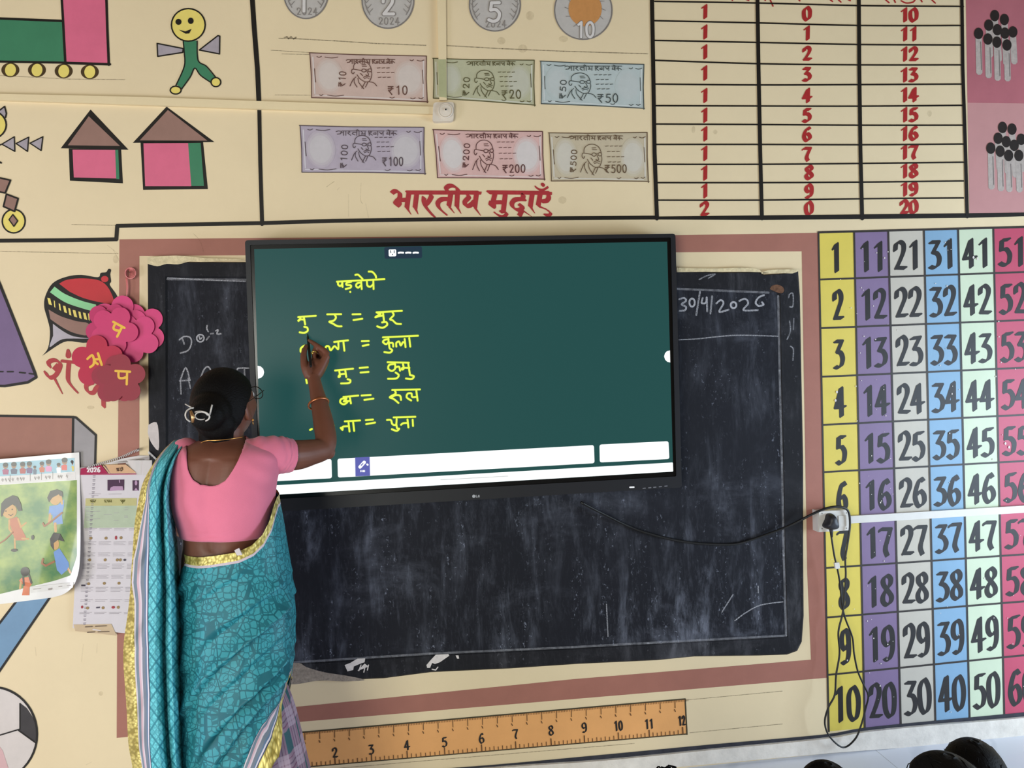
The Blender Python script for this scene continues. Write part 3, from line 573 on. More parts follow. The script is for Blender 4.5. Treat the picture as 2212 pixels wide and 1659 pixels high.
for i in range(11):
    y1_, y2_, y3_ = ((68, 188, 305, 430, 562, 678, 788, 902, 1018, 1122, 1228)[i], (80, 195, 315, 437, 562, 678, 790, 908, 1015, 1125, 1226)[i], (88, 200, 318, 440, 558, 675, 785, 895, 1005, 1112, 1218)[i])
    for cx, cy, tx in ((332, y1_, '1' if i < 10 else '2'), (935 + (12 if i > 7 else 0), y2_, str(i % 10)), (1535, y3_, str(10 + i))):
        hw = (26 if len(tx) == 1 else 54); (x0, y0), (x1, y1) = z6((cx - hw, cy - 37), (cx + hw, cy + 37)); mb = MB(); digits(mb, tx, boxfn(x0, y0, x1, y1), nb, L(2), .12, .02); mb.build('numeral', TR, t)
mb = MB()
for p_ in (((500, -14), (496, 2)), ((560, -10), (592, 2)), ((680, -8), (690, 2)), ((715, -10), (735, 36)), ((880, -10), (893, 5)), ((1060, -10), (1085, 8)), ((1110, -10), (1135, 12)), ((1160, -12), (1190, 4)), ((1390, -8), (1418, 16)), ((1445, -8), (1455, 14)), ((1490, 5), (1520, 18), (1560, 12), (1575, -10)), ((1600, -10), (1612, 10)), ((1660, -10), (1690, 18))): mb.line(z6(*p_), 3.2, L(2), True)
mb.build('heading_strokes', TR, t)
# --- pink panel and match bundles
o = thing('painted_pink_panel', pt(2150, 462), 'pink painted panel behind the match bundles, right of the number table', 'wall painting')
part('upper_field', o, paint((176, 104, 112), .55, .09, 5), [[(2086, -20), (2400, -20), (2400, 226), (2090, 222)]], k=1)
part('lower_field', o, paint((192, 140, 138), .55, .06, 5), [[(2090, 222), (2400, 226), (2400, 462), (2094, 466)]], k=1)
STK = paint((176, 164, 156), .6, .15, 60); HD = paint((44, 38, 36), .5, .15, 30)
for lab, hs, dy, b_ in (('upper painted bundle of ten black-headed matches on the pink panel', [(2040, 92), (2097, 115), (2005, 148), (2055, 175), (2100, 195), (2147, 188), (1945, 197), (2000, 230), (2053, 248), (2112, 265)], 0, (440, 460, 475, 478)),
                        ('lower painted bundle of ten black-headed matches on the pink panel', [(2086, 750), (2142, 760), (2060, 814), (2108, 834), (2155, 855), (2196, 820), (2017, 872), (2072, 890), (2122, 915), (2182, 915)], 0, (1115, 1125, 1130, 1132))):
    px_, py_ = z6((hs[6][0] + 80, b_[3]))[0]
    t = wall_thing('painted_match_bundle', px_, py_, lab, 'painted match bundles')
    for i, (x, y) in enumerate(hs):
        bt = b_[i - 6] if i > 5 else y + 190
        x2 = x + (4 if i > 5 else 8)
        mb = MB(); mb.line(z6((x, y + 20), ((x + x2) / 2, (y + bt) / 2), (x2, bt - 18)), 14.5, L(2) - 5e-5 * i); s_ = mb.build('match_stick', STK, t)
        mb = MB(); mb.poly(z6(*ell(x, y, 27, 34, 18)), L(3) - 5e-5 * i); mb.build('match_head', HD, t)
        if i > 5:
            mb = MB(); mb.line(z6((x + 12, y + 50), (x2 + 13, bt - 30)), 2, L(3)); mb.build('match_shade_line', paint((118, 108, 104), .6, .1, 40), s_)
# --- number chart
t = wall_thing('painted_number_chart', 1990, 1560, 'large painted chart of numbers in coloured columns beside the chalkboard')
cxt = [1768, 1845, 1919, 1996, 2070, 2146, 2224]; cxb = [1790, 1868, 1946, 2021, 2095, 2170, 2250]
ryl = [502, 604, 709, 814, 918, 1020, 1122, 1227, 1334, 1458, 1580]; ryr = [492, 590, 694, 797, 899, 999, 1100, 1201, 1303, 1420, 1543]
def gp(c, r_):
    i, fr = min(int(c), 5), c - min(int(c), 5); j, gr = min(int(r_), 9), r_ - min(int(r_), 9)
    yl = ryl[j] * (1 - gr) + ryl[j + 1] * gr; yr = ryr[j] * (1 - gr) + ryr[j + 1] * gr
    xt = cxt[i] * (1 - fr) + cxt[i + 1] * fr; xb = cxb[i] * (1 - fr) + cxb[i + 1] * fr
    y = yl + (yr - yl) * c / 5.0; x = xt + (xb - xt) * (y - 500) / 1060.0
    return (x, y)
for i, (rgb, nm) in enumerate((((214, 194, 88), 'yellow'), ((128, 108, 142), 'purple'), ((190, 183, 170), 'grey'), ((128, 164, 192), 'blue'), ((198, 210, 182), 'pale green'), ((184, 74, 98), 'pink'))):
    part('column_field', t, paint(rgb, .5, .05, 7), [[gp(i, 0), gp(i + 1, 0)] + [gp(i + 1, k) for k in range(1, 11)] + [gp(i, k) for k in range(10, 0, -1)]], k=1)['label'] = nm + ' column'
mb = MB()
for i in range(7): mb.line([gp(i, k) for k in range(11)], 4.2, L(3))
for k in range(10): mb.line([gp(c * .5, k) for c in range(13)], 4.2 if k else 5, L(3))
mb.build('grid_lines', paint((52, 46, 42), .5, .2, 30), t)
NUM = paint((40, 37, 36), .5, .15, 30); nb = fnib(10.8, -35, 3.0)
for n in range(1, 61):
    c, r_ = (n - 1) // 10, (n - 1) % 10; tx = str(n); mb = MB()
    w0, w1 = (.35, .66) if n < 10 else (.11, .90)
    if tx == '1': w0, w1 = .34, .6
    digits(mb, tx, lambda u, v: gp(c + w0 + (w1 - w0) * u, r_ + .25 + .59 * v), nb, L(2), .14, .025)
    mb.build('numeral', NUM, t)
mb = MB(); rr = random.Random(3)
for i in range(110):
    x = rr.choice((1890, 1890, 1880, 1900, 2050, 2180, 1800)) + rr.gauss(0, 26); y = rr.uniform(510, 1540); a_ = rr.uniform(.5, 1.5)
    if 1772 + (y - 505) * .02 < x: mb.poly(ell(x, y, a_, a_ * rr.uniform(.6, 1.6), 7), L(5))
for x, y in ((2103, 556), (2112, 559), (1808, 847), (1805, 865), (1804, 1098), (1809, 1106), (2172, 958), (2180, 966)): mb.poly(ell(x, y, 2.2, 3, 9), L(5))
o = mb.build('paint_chips', paint((214, 206, 200), .7, .05, 40), t); o['kind'] = 'stuff'
# --- ruler
t = wall_thing('painted_ruler', 1070, 1660, 'orange painted ruler with inch marks under the chalkboard')
def ry_t(x): return 1583 - (x - 640) * 73 / 840
def ry_b(x): return 1657 - (x - 660) * 71.5 / 823
part('body', t, paint((228, 166, 104), .5, .06, 6), [[(540, ry_t(540)), (1480, 1510), (1484, 1585.5), (555, ry_b(555))]], k=1)
part('outline', t, paint((70, 62, 44), .5, .2, 30), lines=[([(540, ry_t(540)), (1480, 1510), (1484, 1586)], 3.2), ([(555, ry_b(555)), (1484, 1585.5)], 2.6)], k=2)
mb = MB(); nx = [(645, 1634), (723, 1626), (802, 1619), (879, 1610), (960, 1603), (1040, 1595), (1113.5, 1586), (1190, 1578), (1262, 1572), (1335.5, 1568), (1402, 1564), (1474.5, 1557)]
for i, (x, y) in enumerate(nx):
    mb.line([(x + 1, ry_b(x)), (x, ry_b(x) - 15)], 2.6, L(3))
    if i < 11:
        for j in range(1, 8): xx = x + (nx[i + 1][0] - x) * j / 8; mb.line([(xx, ry_b(xx)), (xx - .5, ry_b(xx) - (9 if j % 2 else 7.5))], 1.7, L(3))
for i in range(26):
    x = 658 + i * 32.0 - i * .0
    mb.line([(x, ry_t(x) + 1), (x + .5, ry_t(x) + 17)], 1.7, L(3)); mb.line([(x - 1, ry_t(x) + 21), (x + 1, ry_t(x) + 25)], 2, L(3))
    for j in range(1, 9): mb.line([(x + j * 3.5, ry_t(x + j * 3.5) + 1), (x + j * 3.5, ry_t(x + j * 3.5) + 5)], 1.1, L(3))
mb.build('ruler_marking', paint((104, 72, 44), .5, .2, 30), t)
for i, (x, y) in enumerate(nx):
    tx = str(i + 1); hw = 7 if len(tx) == 1 else 10
    mb = MB(); digits(mb, tx, boxfn(x - hw, y - 10, x + hw - (4 if i == 11 else 0), y + 10, -5), fnib(3.6, -35, 1.6), L(3), .2, .02); mb.build('numeral', NUM, t)
# ================================================================== interactive display
def rrect(q, r, n=5):
    """px quad with rounded corners"""
    o = []; N = 4
    for i in range(N):
        a, b_, c = q[i - 1], q[i], q[(i + 1) % N]
        d1 = math.dist(a, b_); d2 = math.dist(b_, c)
        p = (b_[0] + (a[0] - b_[0]) * r / d1, b_[1] + (a[1] - b_[1]) * r / d1); s_ = (b_[0] + (c[0] - b_[0]) * r / d2, b_[1] + (c[1] - b_[1]) * r / d2)
        for j in range(n + 1):
            t_ = j / n; o.append(tuple((1 - t_) ** 2 * p[k] + 2 * t_ * (1 - t_) * b_[k] + t_ * t_ * s_[k] for k in (0, 1)))
    return o
TVQ = [(529, 519), (1459, 504.5), (1473, 1053), (551, 1108)]
INQ = [(540, 529), (1449, 513), (1461, 1029), (562, 1080)]
LIT = [(549, 538), (1441, 522), (1454, 1019), (565, 1071)]
tv = thing('interactive_display', pt(1010, 1085, -.05), 'large black-framed touch display with dark green lit screen and yellow handwriting', 'display')
CASE = paint((24, 23, 24), .42, .06, 30, .03, .45); CASE2 = paint((25, 25, 29), .5, .06, 30, .03, .35)
mb = MB(); mb.prism(rrect(TVQ, 7), -.085, -.025); mb.build('housing', CASE, tv)
mb = MB(); cxy = (1005, 800); mb.prism(rrect([(cxy[0] + (x - cxy[0]) * .6, cxy[1] + (y - cxy[1]) * .6) for x, y in TVQ], 5), -.026, -.012); mb.build('wall_mount', CASE, tv)
mb = MB(); O, I = rrect(TVQ, 7), rrect(INQ, 3)
ff = [pt(*p, -.090) for p in O]; fi = [pt(*p, -.090) for p in I]; fb_ = [pt(*p, -.0845) for p in I]; fo = [pt(*p, -.0845) for p in O]
mb.grid([fo, ff, fi, fb_], True); mb.build('bezel', CASE2, tv)
mb = MB(); mb.poly(INQ, -.0855); mb.build('glass_border', paint((10, 11, 12), .22, 0, 1, 0, .4), tv)
mb = MB(); mb.poly(LIT, -.0860); scr = mb.build('screen', glow((33, 76, 74)), tv)
def on(k): return -.0860 - .0003 * k
WB = glow((246, 250, 250), 1.25)
mb = MB()
for q in ([(566, 999), (716, 991.5), (717, 1033), (568, 1041)], [(729, 991), (1283, 961.5), (1284.3, 1000.5), (730, 1031.6)], [(1295, 960.3), (1444, 953), (1446, 991.4), (1295.7, 999)]): mb.poly(rrect(q, 5), on(1)); mb.build('toolbar', WB, scr); mb = MB()
mb.poly(rrect([(565, 1050), (1453.5, 999), (1454.2, 1018.6), (565.5, 1070.5)], 2), on(1)); mb.build('toolbar', WB, scr)
mb = MB(); mb.poly([(556.5, 790), (563, 791.5), (568.5, 796.5), (570.5, 804), (568.8, 811), (564, 816), (557.5, 818)], on(1)); mb.build('side_handle', WB, scr); mb = MB(); mb.poly([(1447.2, 757), (1441, 758.5), (1436.5, 763), (1434.6, 770), (1436.8, 777), (1441.5, 781.5), (1447.8, 783)], on(1)); mb.build('side_handle', WB, scr)
mb = MB(); mb.poly(rrect([(830, 533.6), (911.5, 532), (912, 557.5), (831, 559)], 4), on(1)); mb.build('menu_tab', glow((30, 50, 68)), scr)
mb = MB(); mb.poly(rrect([(839.4, 539), (855.7, 538.5), (856, 553.5), (839.8, 554)], 3), on(2))
for a in (860, 876, 892): mb.line([(a + 1, 546.3), (a + 5, 545.6), (a + 11, 546)], 4, on(2))
mb.build('menu_icon', WB, scr)
mb = MB(); mb.line([(844, 541.5), (844.5, 546)], 2, on(3)); mb.line([(851.5, 541.5), (851.5, 546)], 2, on(3)); mb.line([(847.8, 549.5), (848, 550)], 2.4, on(3)); mb.build('icon_mark', glow((30, 50, 68)), scr)
mb = MB(); mb.poly([(767, 988.3), (798.5, 986.8), (799.6, 1027.6), (767.8, 1029.2)], on(2)); mb.build('pen_button', glow((92, 96, 176)), scr)
z13 = Z(540, 760, .19896); z12 = Z(520, 500, .19892)
mb = MB(); mb.line(z13((1195, 1250), (1240, 1200)), 7.5, on(3)); mb.line(z13((1272, 1222), (1278, 1226)), 4, on(3))
for a in (1203, 1217, 1231, 1244): mb.line(z13((a, 1288), (a, 1303)), 1.9, on(3))
mb.build('pen_icon', WB, scr)
mb = MB(); mb.line(z13((1208, 1232), (1226, 1214)), 2.4, on(4)); mb.build('icon_mark', glow((92, 96, 176)), scr)
mb = MB(); mb.line([(952, 1036.5), (1097, 1028.5)], 1.4, on(2)); mb.build('home_bar', glow((190, 192, 190)), scr)
YT = glow((238, 255, 84), 1.0); YD = glow((120, 150, 30), .75)
words = {
 'written_title': [((1045, 545), (1560, 518)), ((1055, 548), (1060, 580), (1085, 592), (1105, 562)), ((1100, 542), (1106, 602)), ((1200, 545), (1152, 558), (1150, 580), (1195, 585), (1192, 610), (1140, 625)), ((1189, 655), (1190, 658)), ((1306, 556), (1266, 562), (1252, 590), (1276, 610), (1306, 582)), ((1308, 545), (1314, 625)), ((1245, 472), (1275, 470), (1322, 515)), ((1370, 540), (1376, 588), (1408, 600), (1440, 570)), ((1440, 540), (1443, 625)), ((1390, 436), (1430, 440), (1462, 475), (1470, 502))],
 'written_line': [((625, 930), (815, 915)), ((628, 972), (650, 955), (692, 958)), ((625, 968), (648, 944)), ((686, 935), (700, 1010)), ((690, 1035), (722, 1045), (726, 1080), (690, 1100), (640, 1095)),
   ((940, 900), (1090, 898)), ((1020, 905), (1034, 935), (1010, 968), (962, 980), (1000, 1000), (1050, 1028), (1095, 1030)), ((1215, 900), (1300, 898)), ((1225, 962), (1320, 948)),
   ((1475, 878), (1750, 862)), ((1484, 885), (1520, 892), (1490, 912), (1462, 932), (1500, 920), (1548, 912)), ((1545, 885), (1556, 972)), ((1535, 988), (1578, 984), (1590, 1015), (1540, 1046), (1482, 1030)), ((1650, 880), (1660, 910), (1622, 952), (1650, 965), (1690, 1000), (1740, 1005))],
 'written_line.1': [((692, 1240), (656, 1265), (650, 1300), (664, 1314)), ((915, 1280), (930, 1247), (958, 1250), (978, 1290), (1018, 1246), (1058, 1278), (1060, 1205)), ((1015, 1200), (1165, 1182)), ((1115, 1198), (1126, 1295)), ((1315, 1192), (1390, 1190)), ((1325, 1242), (1388, 1230)),
   ((1545, 1150), (1925, 1132)), ((1606, 1170), (1562, 1178), (1545, 1202), (1580, 1224), (1608, 1195)), ((1602, 1165), (1616, 1265)), ((1616, 1212), (1650, 1212), (1656, 1250)), ((1620, 1272), (1645, 1290), (1620, 1316), (1560, 1310)), ((1690, 1250), (1690, 1210), (1720, 1196), (1738, 1238), (1762, 1202), (1785, 1212)), ((1780, 1168), (1790, 1256)), ((1830, 1156), (1841, 1250)), ((827, 1230), (828, 1232))],
 'written_line.2': [((1025, 1510), (1220, 1490)), ((1070, 1515), (1078, 1572), (1062, 1580), (1080, 1552), (1140, 1545)), ((1135, 1508), (1146, 1580)), ((1160, 1605), (1190, 1615), (1178, 1645), (1090, 1650)), ((1292, 1482), (1380, 1475)), ((1302, 1532), (1388, 1525)),
   ((1595, 1420), (1825, 1425)), ((1675, 1440), (1615, 1448), (1602, 1490), (1640, 1515), (1676, 1490), (1676, 1440)), ((1676, 1478), (1718, 1468), (1730, 1512)), ((1682, 1532), (1716, 1560), (1688, 1596), (1600, 1600)), ((1762, 1440), (1770, 1488), (1750, 1500), (1758, 1482), (1832, 1482)), ((1820, 1440), (1838, 1560)), ((1840, 1560), (1880, 1572), (1858, 1602), (1795, 1597))]}
words2 = {
 'written_line.3': [((1015, 490), (1175, 475)), ((1048, 505), (992, 512), (980, 548), (1018, 570), (1058, 545), (1040, 522), (1020, 540), (1085, 532)), ((1085, 500), (1096, 560)), ((1212, 475), (1310, 468)), ((1242, 522), (1340, 508)),
   ((1545, 415), (1845, 408)), ((1575, 425), (1580, 455), (1518, 492), (1560, 512), (1612, 555)), ((1540, 490), (1585, 470), (1630, 478), (1640, 522)), ((1750, 528), (1702, 495), (1712, 455), (1752, 452), (1762, 490), (1812, 488)), ((1806, 425), (1820, 530)), ((653, 546), (656, 549)), ((820, 512), (821, 514)), ((610, 300), (618, 340))],
 'written_line.4': [((1030, 755), (1195, 745)), ((996, 836), (1012, 812), (1070, 808)), ((985, 826), (1004, 848), (994, 824), (1008, 836)), ((1070, 770), (1081, 865)), ((1120, 765), (1131, 858)), ((1258, 742), (1335, 735)), ((1262, 785), (1358, 768)),
   ((1560, 712), (1795, 705)), ((1488, 740), (1530, 742), (1546, 785), (1585, 792), (1592, 730)), ((1590, 792), (1598, 830), (1620, 835), (1592, 858), (1540, 840)), ((1640, 792), (1665, 775), (1712, 772)), ((1710, 735), (1720, 820)), ((1766, 738), (1770, 805)), ((652, 848), (672, 838)), ((908, 799), (909, 802))]}
for D_, z_ in ((words, z12), (words2, z13)):
    for nm, sts in D_.items():
        mb = MB()
        for s_ in sts: mb.line(smooth(z_(*s_), 5), 5.6, on(1))
        e_ = mb.build('lettering_edge', YD, scr)
        mb = MB()
        for s_ in sts: mb.line(smooth(z_(*s_), 5), 4.0, on(3))
        mb.build('yellow_lettering', YT, scr)
WM = paint((176, 176, 180), .5, .05, 50)
mb = MB(); mb.poly(ell(1023.5, 1072, 3.4), -.0903); mb.line([(1028.5, 1069.6), (1028.5, 1073.8), (1031, 1073.8)], 1.3, -.0903); mb.line([(1035.5, 1070), (1033.2, 1070), (1033, 1073.6), (1035.5, 1073.6), (1035.5, 1072)], 1.2, -.0903); mb.build('logo', WM, tv)
mb = MB(); mb.line([(1361, 1052.6), (1369, 1052.3)], 3.6, -.0903); mb.build('status_light', glow((230, 232, 236)), tv)
mb = MB()
for a in (1389, 1401, 1412, 1424, 1436): mb.line([(a, 1055 - (a - 1389) * .1), (a + 5, 1054.5 - (a - 1389) * .1)], 2.2, -.0903)
mb.build('button_marks', paint((110, 110, 116), .5, .05, 50), tv)

# ================================================================== wiring
WP = paint((214, 210, 204), .4, .03, 20)
b0 = thing('wall_socket', pt(1803, 1148, -.02), 'white surface-mounted socket box holding a black plug, on the yellow column', 'socket')
mb = MB(); q = [pt(1768, 1104.5, -.045), pt(1834.5, 1146, -.045)]
mb.box((q[0].x, -.04, q[1].z), (q[1].x, 0, q[0].z)); mb.build('back_box', paint((214, 212, 210), .4, .03, 20), b0)
mb = MB(); mb.box((q[0].x + .001, -.046, q[1].z + .001), (q[1].x - .001, -.04, q[0].z - .001)); mb.build('faceplate', WP, b0)
mb = MB(); r1 = pt(1810.5, 1114, -.046); r2 = pt(1828, 1136, -.046); mb.box((r1.x, -.0485, r2.z), (r2.x, -.046, r1.z)); mb.build('rocker_switch', WP, b0)
for a in ((1776, 1109), (1829, 1108), (1776, 1142), (1829, 1141)): mb = MB(); mb.ball(pt(*a, -.0465), (.0022, .0012, .0022), 8, 5); mb.build('screw', metal((120, 118, 112)), b0)
cable_px = [(1255, 1085), (1304.5, 1110.7), (1360.5, 1138), (1400, 1152), (1450, 1165), (1500, 1173), (1550, 1176), (1590, 1175), (1632, 1163), (1702, 1137), (1758, 1109), (1789, 1097), (1815, 1095), (1832, 1104), (1836, 1134), (1831, 1174), (1826, 1207), (1827, 1242), (1824, 1290), (1820, 1326), (1811, 1366), (1813.5, 1412), (1806, 1459), (1803, 1501), (1789, 1529), (1781.6, 1561), (1792, 1591), (1821, 1614.5), (1846.7, 1597), (1860, 1567), (1870, 1530), (1875.5, 1503), (1866, 1480), (1853, 1450), (1845, 1412), (1841, 1376), (1826, 1336), (1819, 1305), (1814.5, 1261), (1809, 1229), (1802, 1199), (1795.5, 1156)]
cy_ = [-.05, -.03] + [-.016] * 7 + [-.03, -.055, -.062, -.062, -.06, -.058] + [-.06] * 10 + [-.05] * 6 + [-.058] * 11
c3 = [tuple(pt(x, y, -.06 if i >= len(cy_) else cy_[i])) for i, (x, y) in enumerate(cable_px)]
pc = thing('power_cable', pt(1821, 1614, -.05), 'black power cable drooping from the display to the socket and hanging in a loop', 'cable')
mb = MB(); mb.tube(smooth(c3, 6), [.0048 if i < 72 else .0034 + .0014 * max(0, (90 - i) / 18) for i in range(len(smooth(c3, 6)))], 8); mb.build('cord', paint((26, 26, 26), .4, .1, 30, 0, .45), pc, True)
mb = MB(); pl = []
for y_, s_ in ((-.047, 1.0), (-.06, .98), (-.078, .8), (-.084, .55)):
    pl.append([pt(1795.5 + (x - 1795.5) * s_, 1128 + (y - 1128) * s_, -.06) + Vector((0, y_ + .06, 0)) for x, y in smooth([(1795, 1110), (1802, 1112), (1807, 1126), (1810, 1137), (1806, 1143), (1795, 1145), (1783, 1141), (1780, 1135), (1785, 1124), (1788, 1113)], 3, True)])
mb.grid(pl, True); n0 = len(mb.v); mb.v.append(sum(pl[-1], Vector()) / len(pl[-1])); nr = len(pl[0])
for j in range(nr): mb.f.append((n0 - nr + j, n0 - nr + (j + 1) % nr, n0))
mb.tube([pt(1795, 1141, -.062), pt(1796, 1150, -.061), pt(1796.5, 1160, -.06)], [.008, .006, .0042], 10)
mb.build('plug', paint((44, 44, 48), .45, .06, 30, 0, .4), pc, True)['label'] = 'black three-pin plug'
mb = MB(); mb.prism([(1803, 1216), (1813, 1215), (1815, 1228), (1805, 1229)], -.066, -.0585); mb.build('cable_tag', WP, pc)['label'] = 'small white tag'
mb = MB(); mb.prism([(1836, 1115), (2400, 1081), (2400, 1096), (1836, 1131)], -.016, 0); tag(mb.build('cable_trunking', WP), 'white plastic cable trunking running right from the socket across the number chart', 'trunking')
CT = paint((226, 206, 166), .65, .03, 4, .08)
mb = MB(); mb.prism([(-200, 196), (0, 202.5), (300, 209), (553, 218), (937, 230.5), (937, 246), (553, 235), (0, 216), (-200, 209)], -.013, 0); tag(mb.build('conduit', CT), 'cream painted horizontal conduit running left along the wall from the round junction box', 'conduit')
cd = thing('conduit', pt(955, 214), 'cream painted vertical conduit rising from the junction box, between two coins', 'conduit')
mb = MB(); mb.prism([(944, -20), (963, -20), (965, 216), (949, 216)], -.013, 0); mb.build('casing', CT, cd)
mb = MB(); mb.poly([(946.6, 128), (963.6, 128), (964.8, 211), (948.6, 209)], -.0134); mb.build('green_paint', paint((170, 170, 130), .55, .06, 26), cd)['label'] = 'green paint of the note'
jb = thing('junction_box', pt(959, 262), 'cream round-capped junction box where the two conduits meet', 'junction box')
JB = paint((216, 204, 188), .45, .05, 30, .1)
mb = MB(); mb.prism(rrect([(936, 221), (981, 220), (980, 261), (934, 263)], 8), -.020, 0); mb.build('box', JB, jb)
def disc3(mb, cx, cy, prof, n=28):
    rows = [[pt(cx + r_ * math.cos(2 * math.pi * j / n), cy + r_ * math.sin(2 * math.pi * j / n), y) for j in range(n)] for r_, y in prof]
    mb.grid(rows, True); n0 = len(mb.v); mb.v.append(pt(cx, cy, prof[-1][1]))
    for j in range(n): mb.f.append((n0 - n + j, n0 - n + (j + 1) % n, n0))
mb = MB(); disc3(mb, 962.5, 238, ((17, -.02), (17, -.026), (14.8, -.028), (14, -.025), (12, -.027), (4, -.028))); mb.build('round_cap', JB, jb)
mb = MB(); disc3(mb, 963, 236.5, ((3.4, -.028), (3.2, -.0315), (1.8, -.032))); mb.build('knob', JB, jb, True)
mb = MB(); disc3(mb, 963, 236.5, ((1.8, -.0322), (1.6, -.0324))); mb.build('hole', paint((8, 8, 8), .9, 0, 1), jb)

# ================================================================== paper flowers
def flower(name, c, R, rot, y, rgb, label, tilt=(0, 0), petals=5, letter=None, lrot=0, ls=18):
    cx, cy = Z(80, 560, .19893)(c)[0]; R *= .19893
    def mp(px, py, yy): return pt(px, py, yy - .009 + .5 * (tilt[0] * (px - cx) * .0016 + tilt[1] * (py - cy) * .0016))
    f = thing(name, mp(cx, cy + R, y), label, 'paper flower', 'paper flowers hung on the pink thread')
    pr = R * .40; pd = R - pr; out = []
    for i in range(120):
        a = 2 * math.pi * i / 120; best = R * .3
        for k in range(petals):
            p = 2 * math.pi * k / petals + math.radians(rot); d = pd * math.cos(a - p); h2 = pr * pr - (pd * math.sin(a - p)) ** 2
            if h2 > 0: best = max(best, d + math.sqrt(h2))
        out.append((cx + best * math.cos(a), cy + best * math.sin(a)))
    mb = MB(mp)
    n = len(mb.v); F_ = [mp(a, b_, y) for a, b_ in out]; B_ = [p + Vector((0, .0014, 0)) for p in F_]; mb.v += F_ + B_ + [mp(cx, cy, y), mp(cx, cy, y) + Vector((0, .0014, 0))]
    for i in range(120):
        j = (i + 1) % 120; mb.f += [(n + i, n + j, n + 240), (n + 120 + j, n + 120 + i, n + 241), (n + i, n + 120 + i, n + 120 + j, n + j)]
    mb.build('petals', paint(rgb, .5, .04, 30, 0, .35), f)
    if letter:
        mb = MB(mp); Fb = boxfn(cx - ls / 2 + letter[1][0], cy - ls / 2 + letter[1][1], cx + ls / 2 + letter[1][0], cy + ls / 2 + letter[1][1], lrot)
        for s_ in letter[0]: mb.line([Fb(*a) for a in smooth(s_, 4)], 5.4, y - .0006)
        mb.build('letter', paint((226, 176, 60), .5, .06, 30), f)['label'] = 'yellow letter'
    return f
PA = [[(-.1, 0), (1.15, 0)], [(.16, 0), (.2, .52), (.5, .6), (.86, .48)], [(.9, 0), (.92, 1.1)]]
SA = [[(.95, -.1), (.95, 1.1)], [(-.2, .1), (.35, -.1), (.45, .35), (.95, .45)], [(.4, .3), (.2, .8), (-.2, .95)], [(.35, .5), (.6, .9)]]
PK, PK2, CR, DR = (194, 40, 98), (204, 52, 112), (176, 14, 56), (138, 18, 42)
flower('paper_flower', (1120, 760), 285, -40, -.010, PK2, 'bright pink paper flower at the right of the bunch, under the others', (.05, 0))
flower('paper_flower', (890, 690), 300, -78, -.014, PK2, 'pink paper flower rearmost in the bunch, top petal under the thread', (0, .05))
flower('paper_flower', (1060, 850), 270, 95, -.019, PK2, 'pink paper flower behind the right edge of the front pink flower', (.08, 0))
flower('paper_flower', (770, 720), 255, -60, -.024, (186, 40, 96), 'pink paper flower peeping out left of the front pink flower', (-.08, 0))
flower('paper_flower', (835, 770), 265, 8, -.031, PK, 'front pink paper flower with a tilted yellow letter', (.03, .03), 5, (PA, (5, -2)), 28, 22)
flower('paper_flower', (655, 1110), 285, -92, -.040, CR, 'crimson paper flower at the left with a sideways yellow letter', (-.04, 0), 5, (SA, (-4, -2)), -18, 22)
flower('paper_flower', (850, 1310), 265, -92, -.043, (146, 22, 48), 'dark red paper flower mostly hidden, lowest edge showing at the left', (-.05, .03))
flower('paper_flower', (915, 1300), 270, -92, -.050, DR, 'dark red paper flower hanging lowest, with an upright yellow letter', (0, .03), 5, (PA, (2, -4)), 3, 25)
th = thing('pink_thread', pt(278, 586), 'shiny pink thread wound on a nail, holding the paper flowers', 'thread')
mb = MB(); rad = .0017
for i in range(5):
    mb.tube([pt(280 + (5 + i * 1.6) * math.cos(a * .5 + i) + i * 1.2 - 3, 590 + (8 + i) * math.sin(a * .5 + i), -.006 - .003 * i) for a in range(14)], rad, 6)
mb.tube([pt(*p, -.014) for p in smooth([(272, 600), (274, 620), (273, 645), (271.5, 670)], 4)], rad, 6); mb.tube([pt(*p, -.016) for p in smooth([(274, 600), (276, 622), (272, 650), (272.5, 669)], 4)], rad, 6)
mb.build('strand', paint((214, 122, 120), .3, .08, 40, 0, .6), th, True)
mb = MB(); mb.tube([pt(280, 588, 0), pt(280, 588, -.03)], .0018, 8); mb.build('nail', metal((110, 90, 80)), th)

# ================================================================== laminated poster
def post_y(px, py): u, v = max(0, (px - 50) / 124), max(0, (py - 1030) / 250); return -.010 - .13 * max(0, 150 - px) * .00165 - .030 * (u * u * v) - .012 * v * v
def mpost(px, py, y): return pt(px, py, post_y(px, py) + y)
po = thing('laminated_poster', pt(60, 1295, -.006), 'laminated children playing poster with white border, at the left', 'poster')
LAMI = paint((222, 218, 214), .3, .03, 10, 0, .5, coat=.35)
def gridq(mb, fn, n, m_, y):
    rows = [[mb.mp(*fn(j / m_, i / n), y) for j in range(m_ + 1)] for i in range(n + 1)]; mb.grid(rows)
RE = smooth([(171, 977), (173, 1050), (174, 1130), (173, 1200), (169, 1238), (158, 1266), (138, 1283), (112, 1291)], 5)
def pfn(u, v):
    i = v * (len(RE) - 1); k = min(int(i), len(RE) - 2); e = tuple(RE[k][c] + (RE[k + 1][c] - RE[k][c]) * (i - k) for c in (0, 1))
    l = (-70, 998 + (1314 - 998) * v); return (l[0] + (e[0] - l[0]) * u, l[1] + (e[1] - l[1]) * u)
mb = MB(mpost); gridq(mb, pfn, 35, 20, 0); mb.build('sheet', LAMI, po, True)
def quad(q): return lambda u, v: tuple((q[0][k] * (1 - u) + q[1][k] * u) * (1 - v) + (q[3][k] * (1 - u) + q[2][k] * u) * v for k in (0, 1))
m, nt, b = nodes('painted_grass'); N, K = nt.nodes, nt.links; b.inputs['Roughness'].default_value = .35; b.inputs['Coat Weight'].default_value = .35; b.inputs['Coat Roughness'].default_value = .08
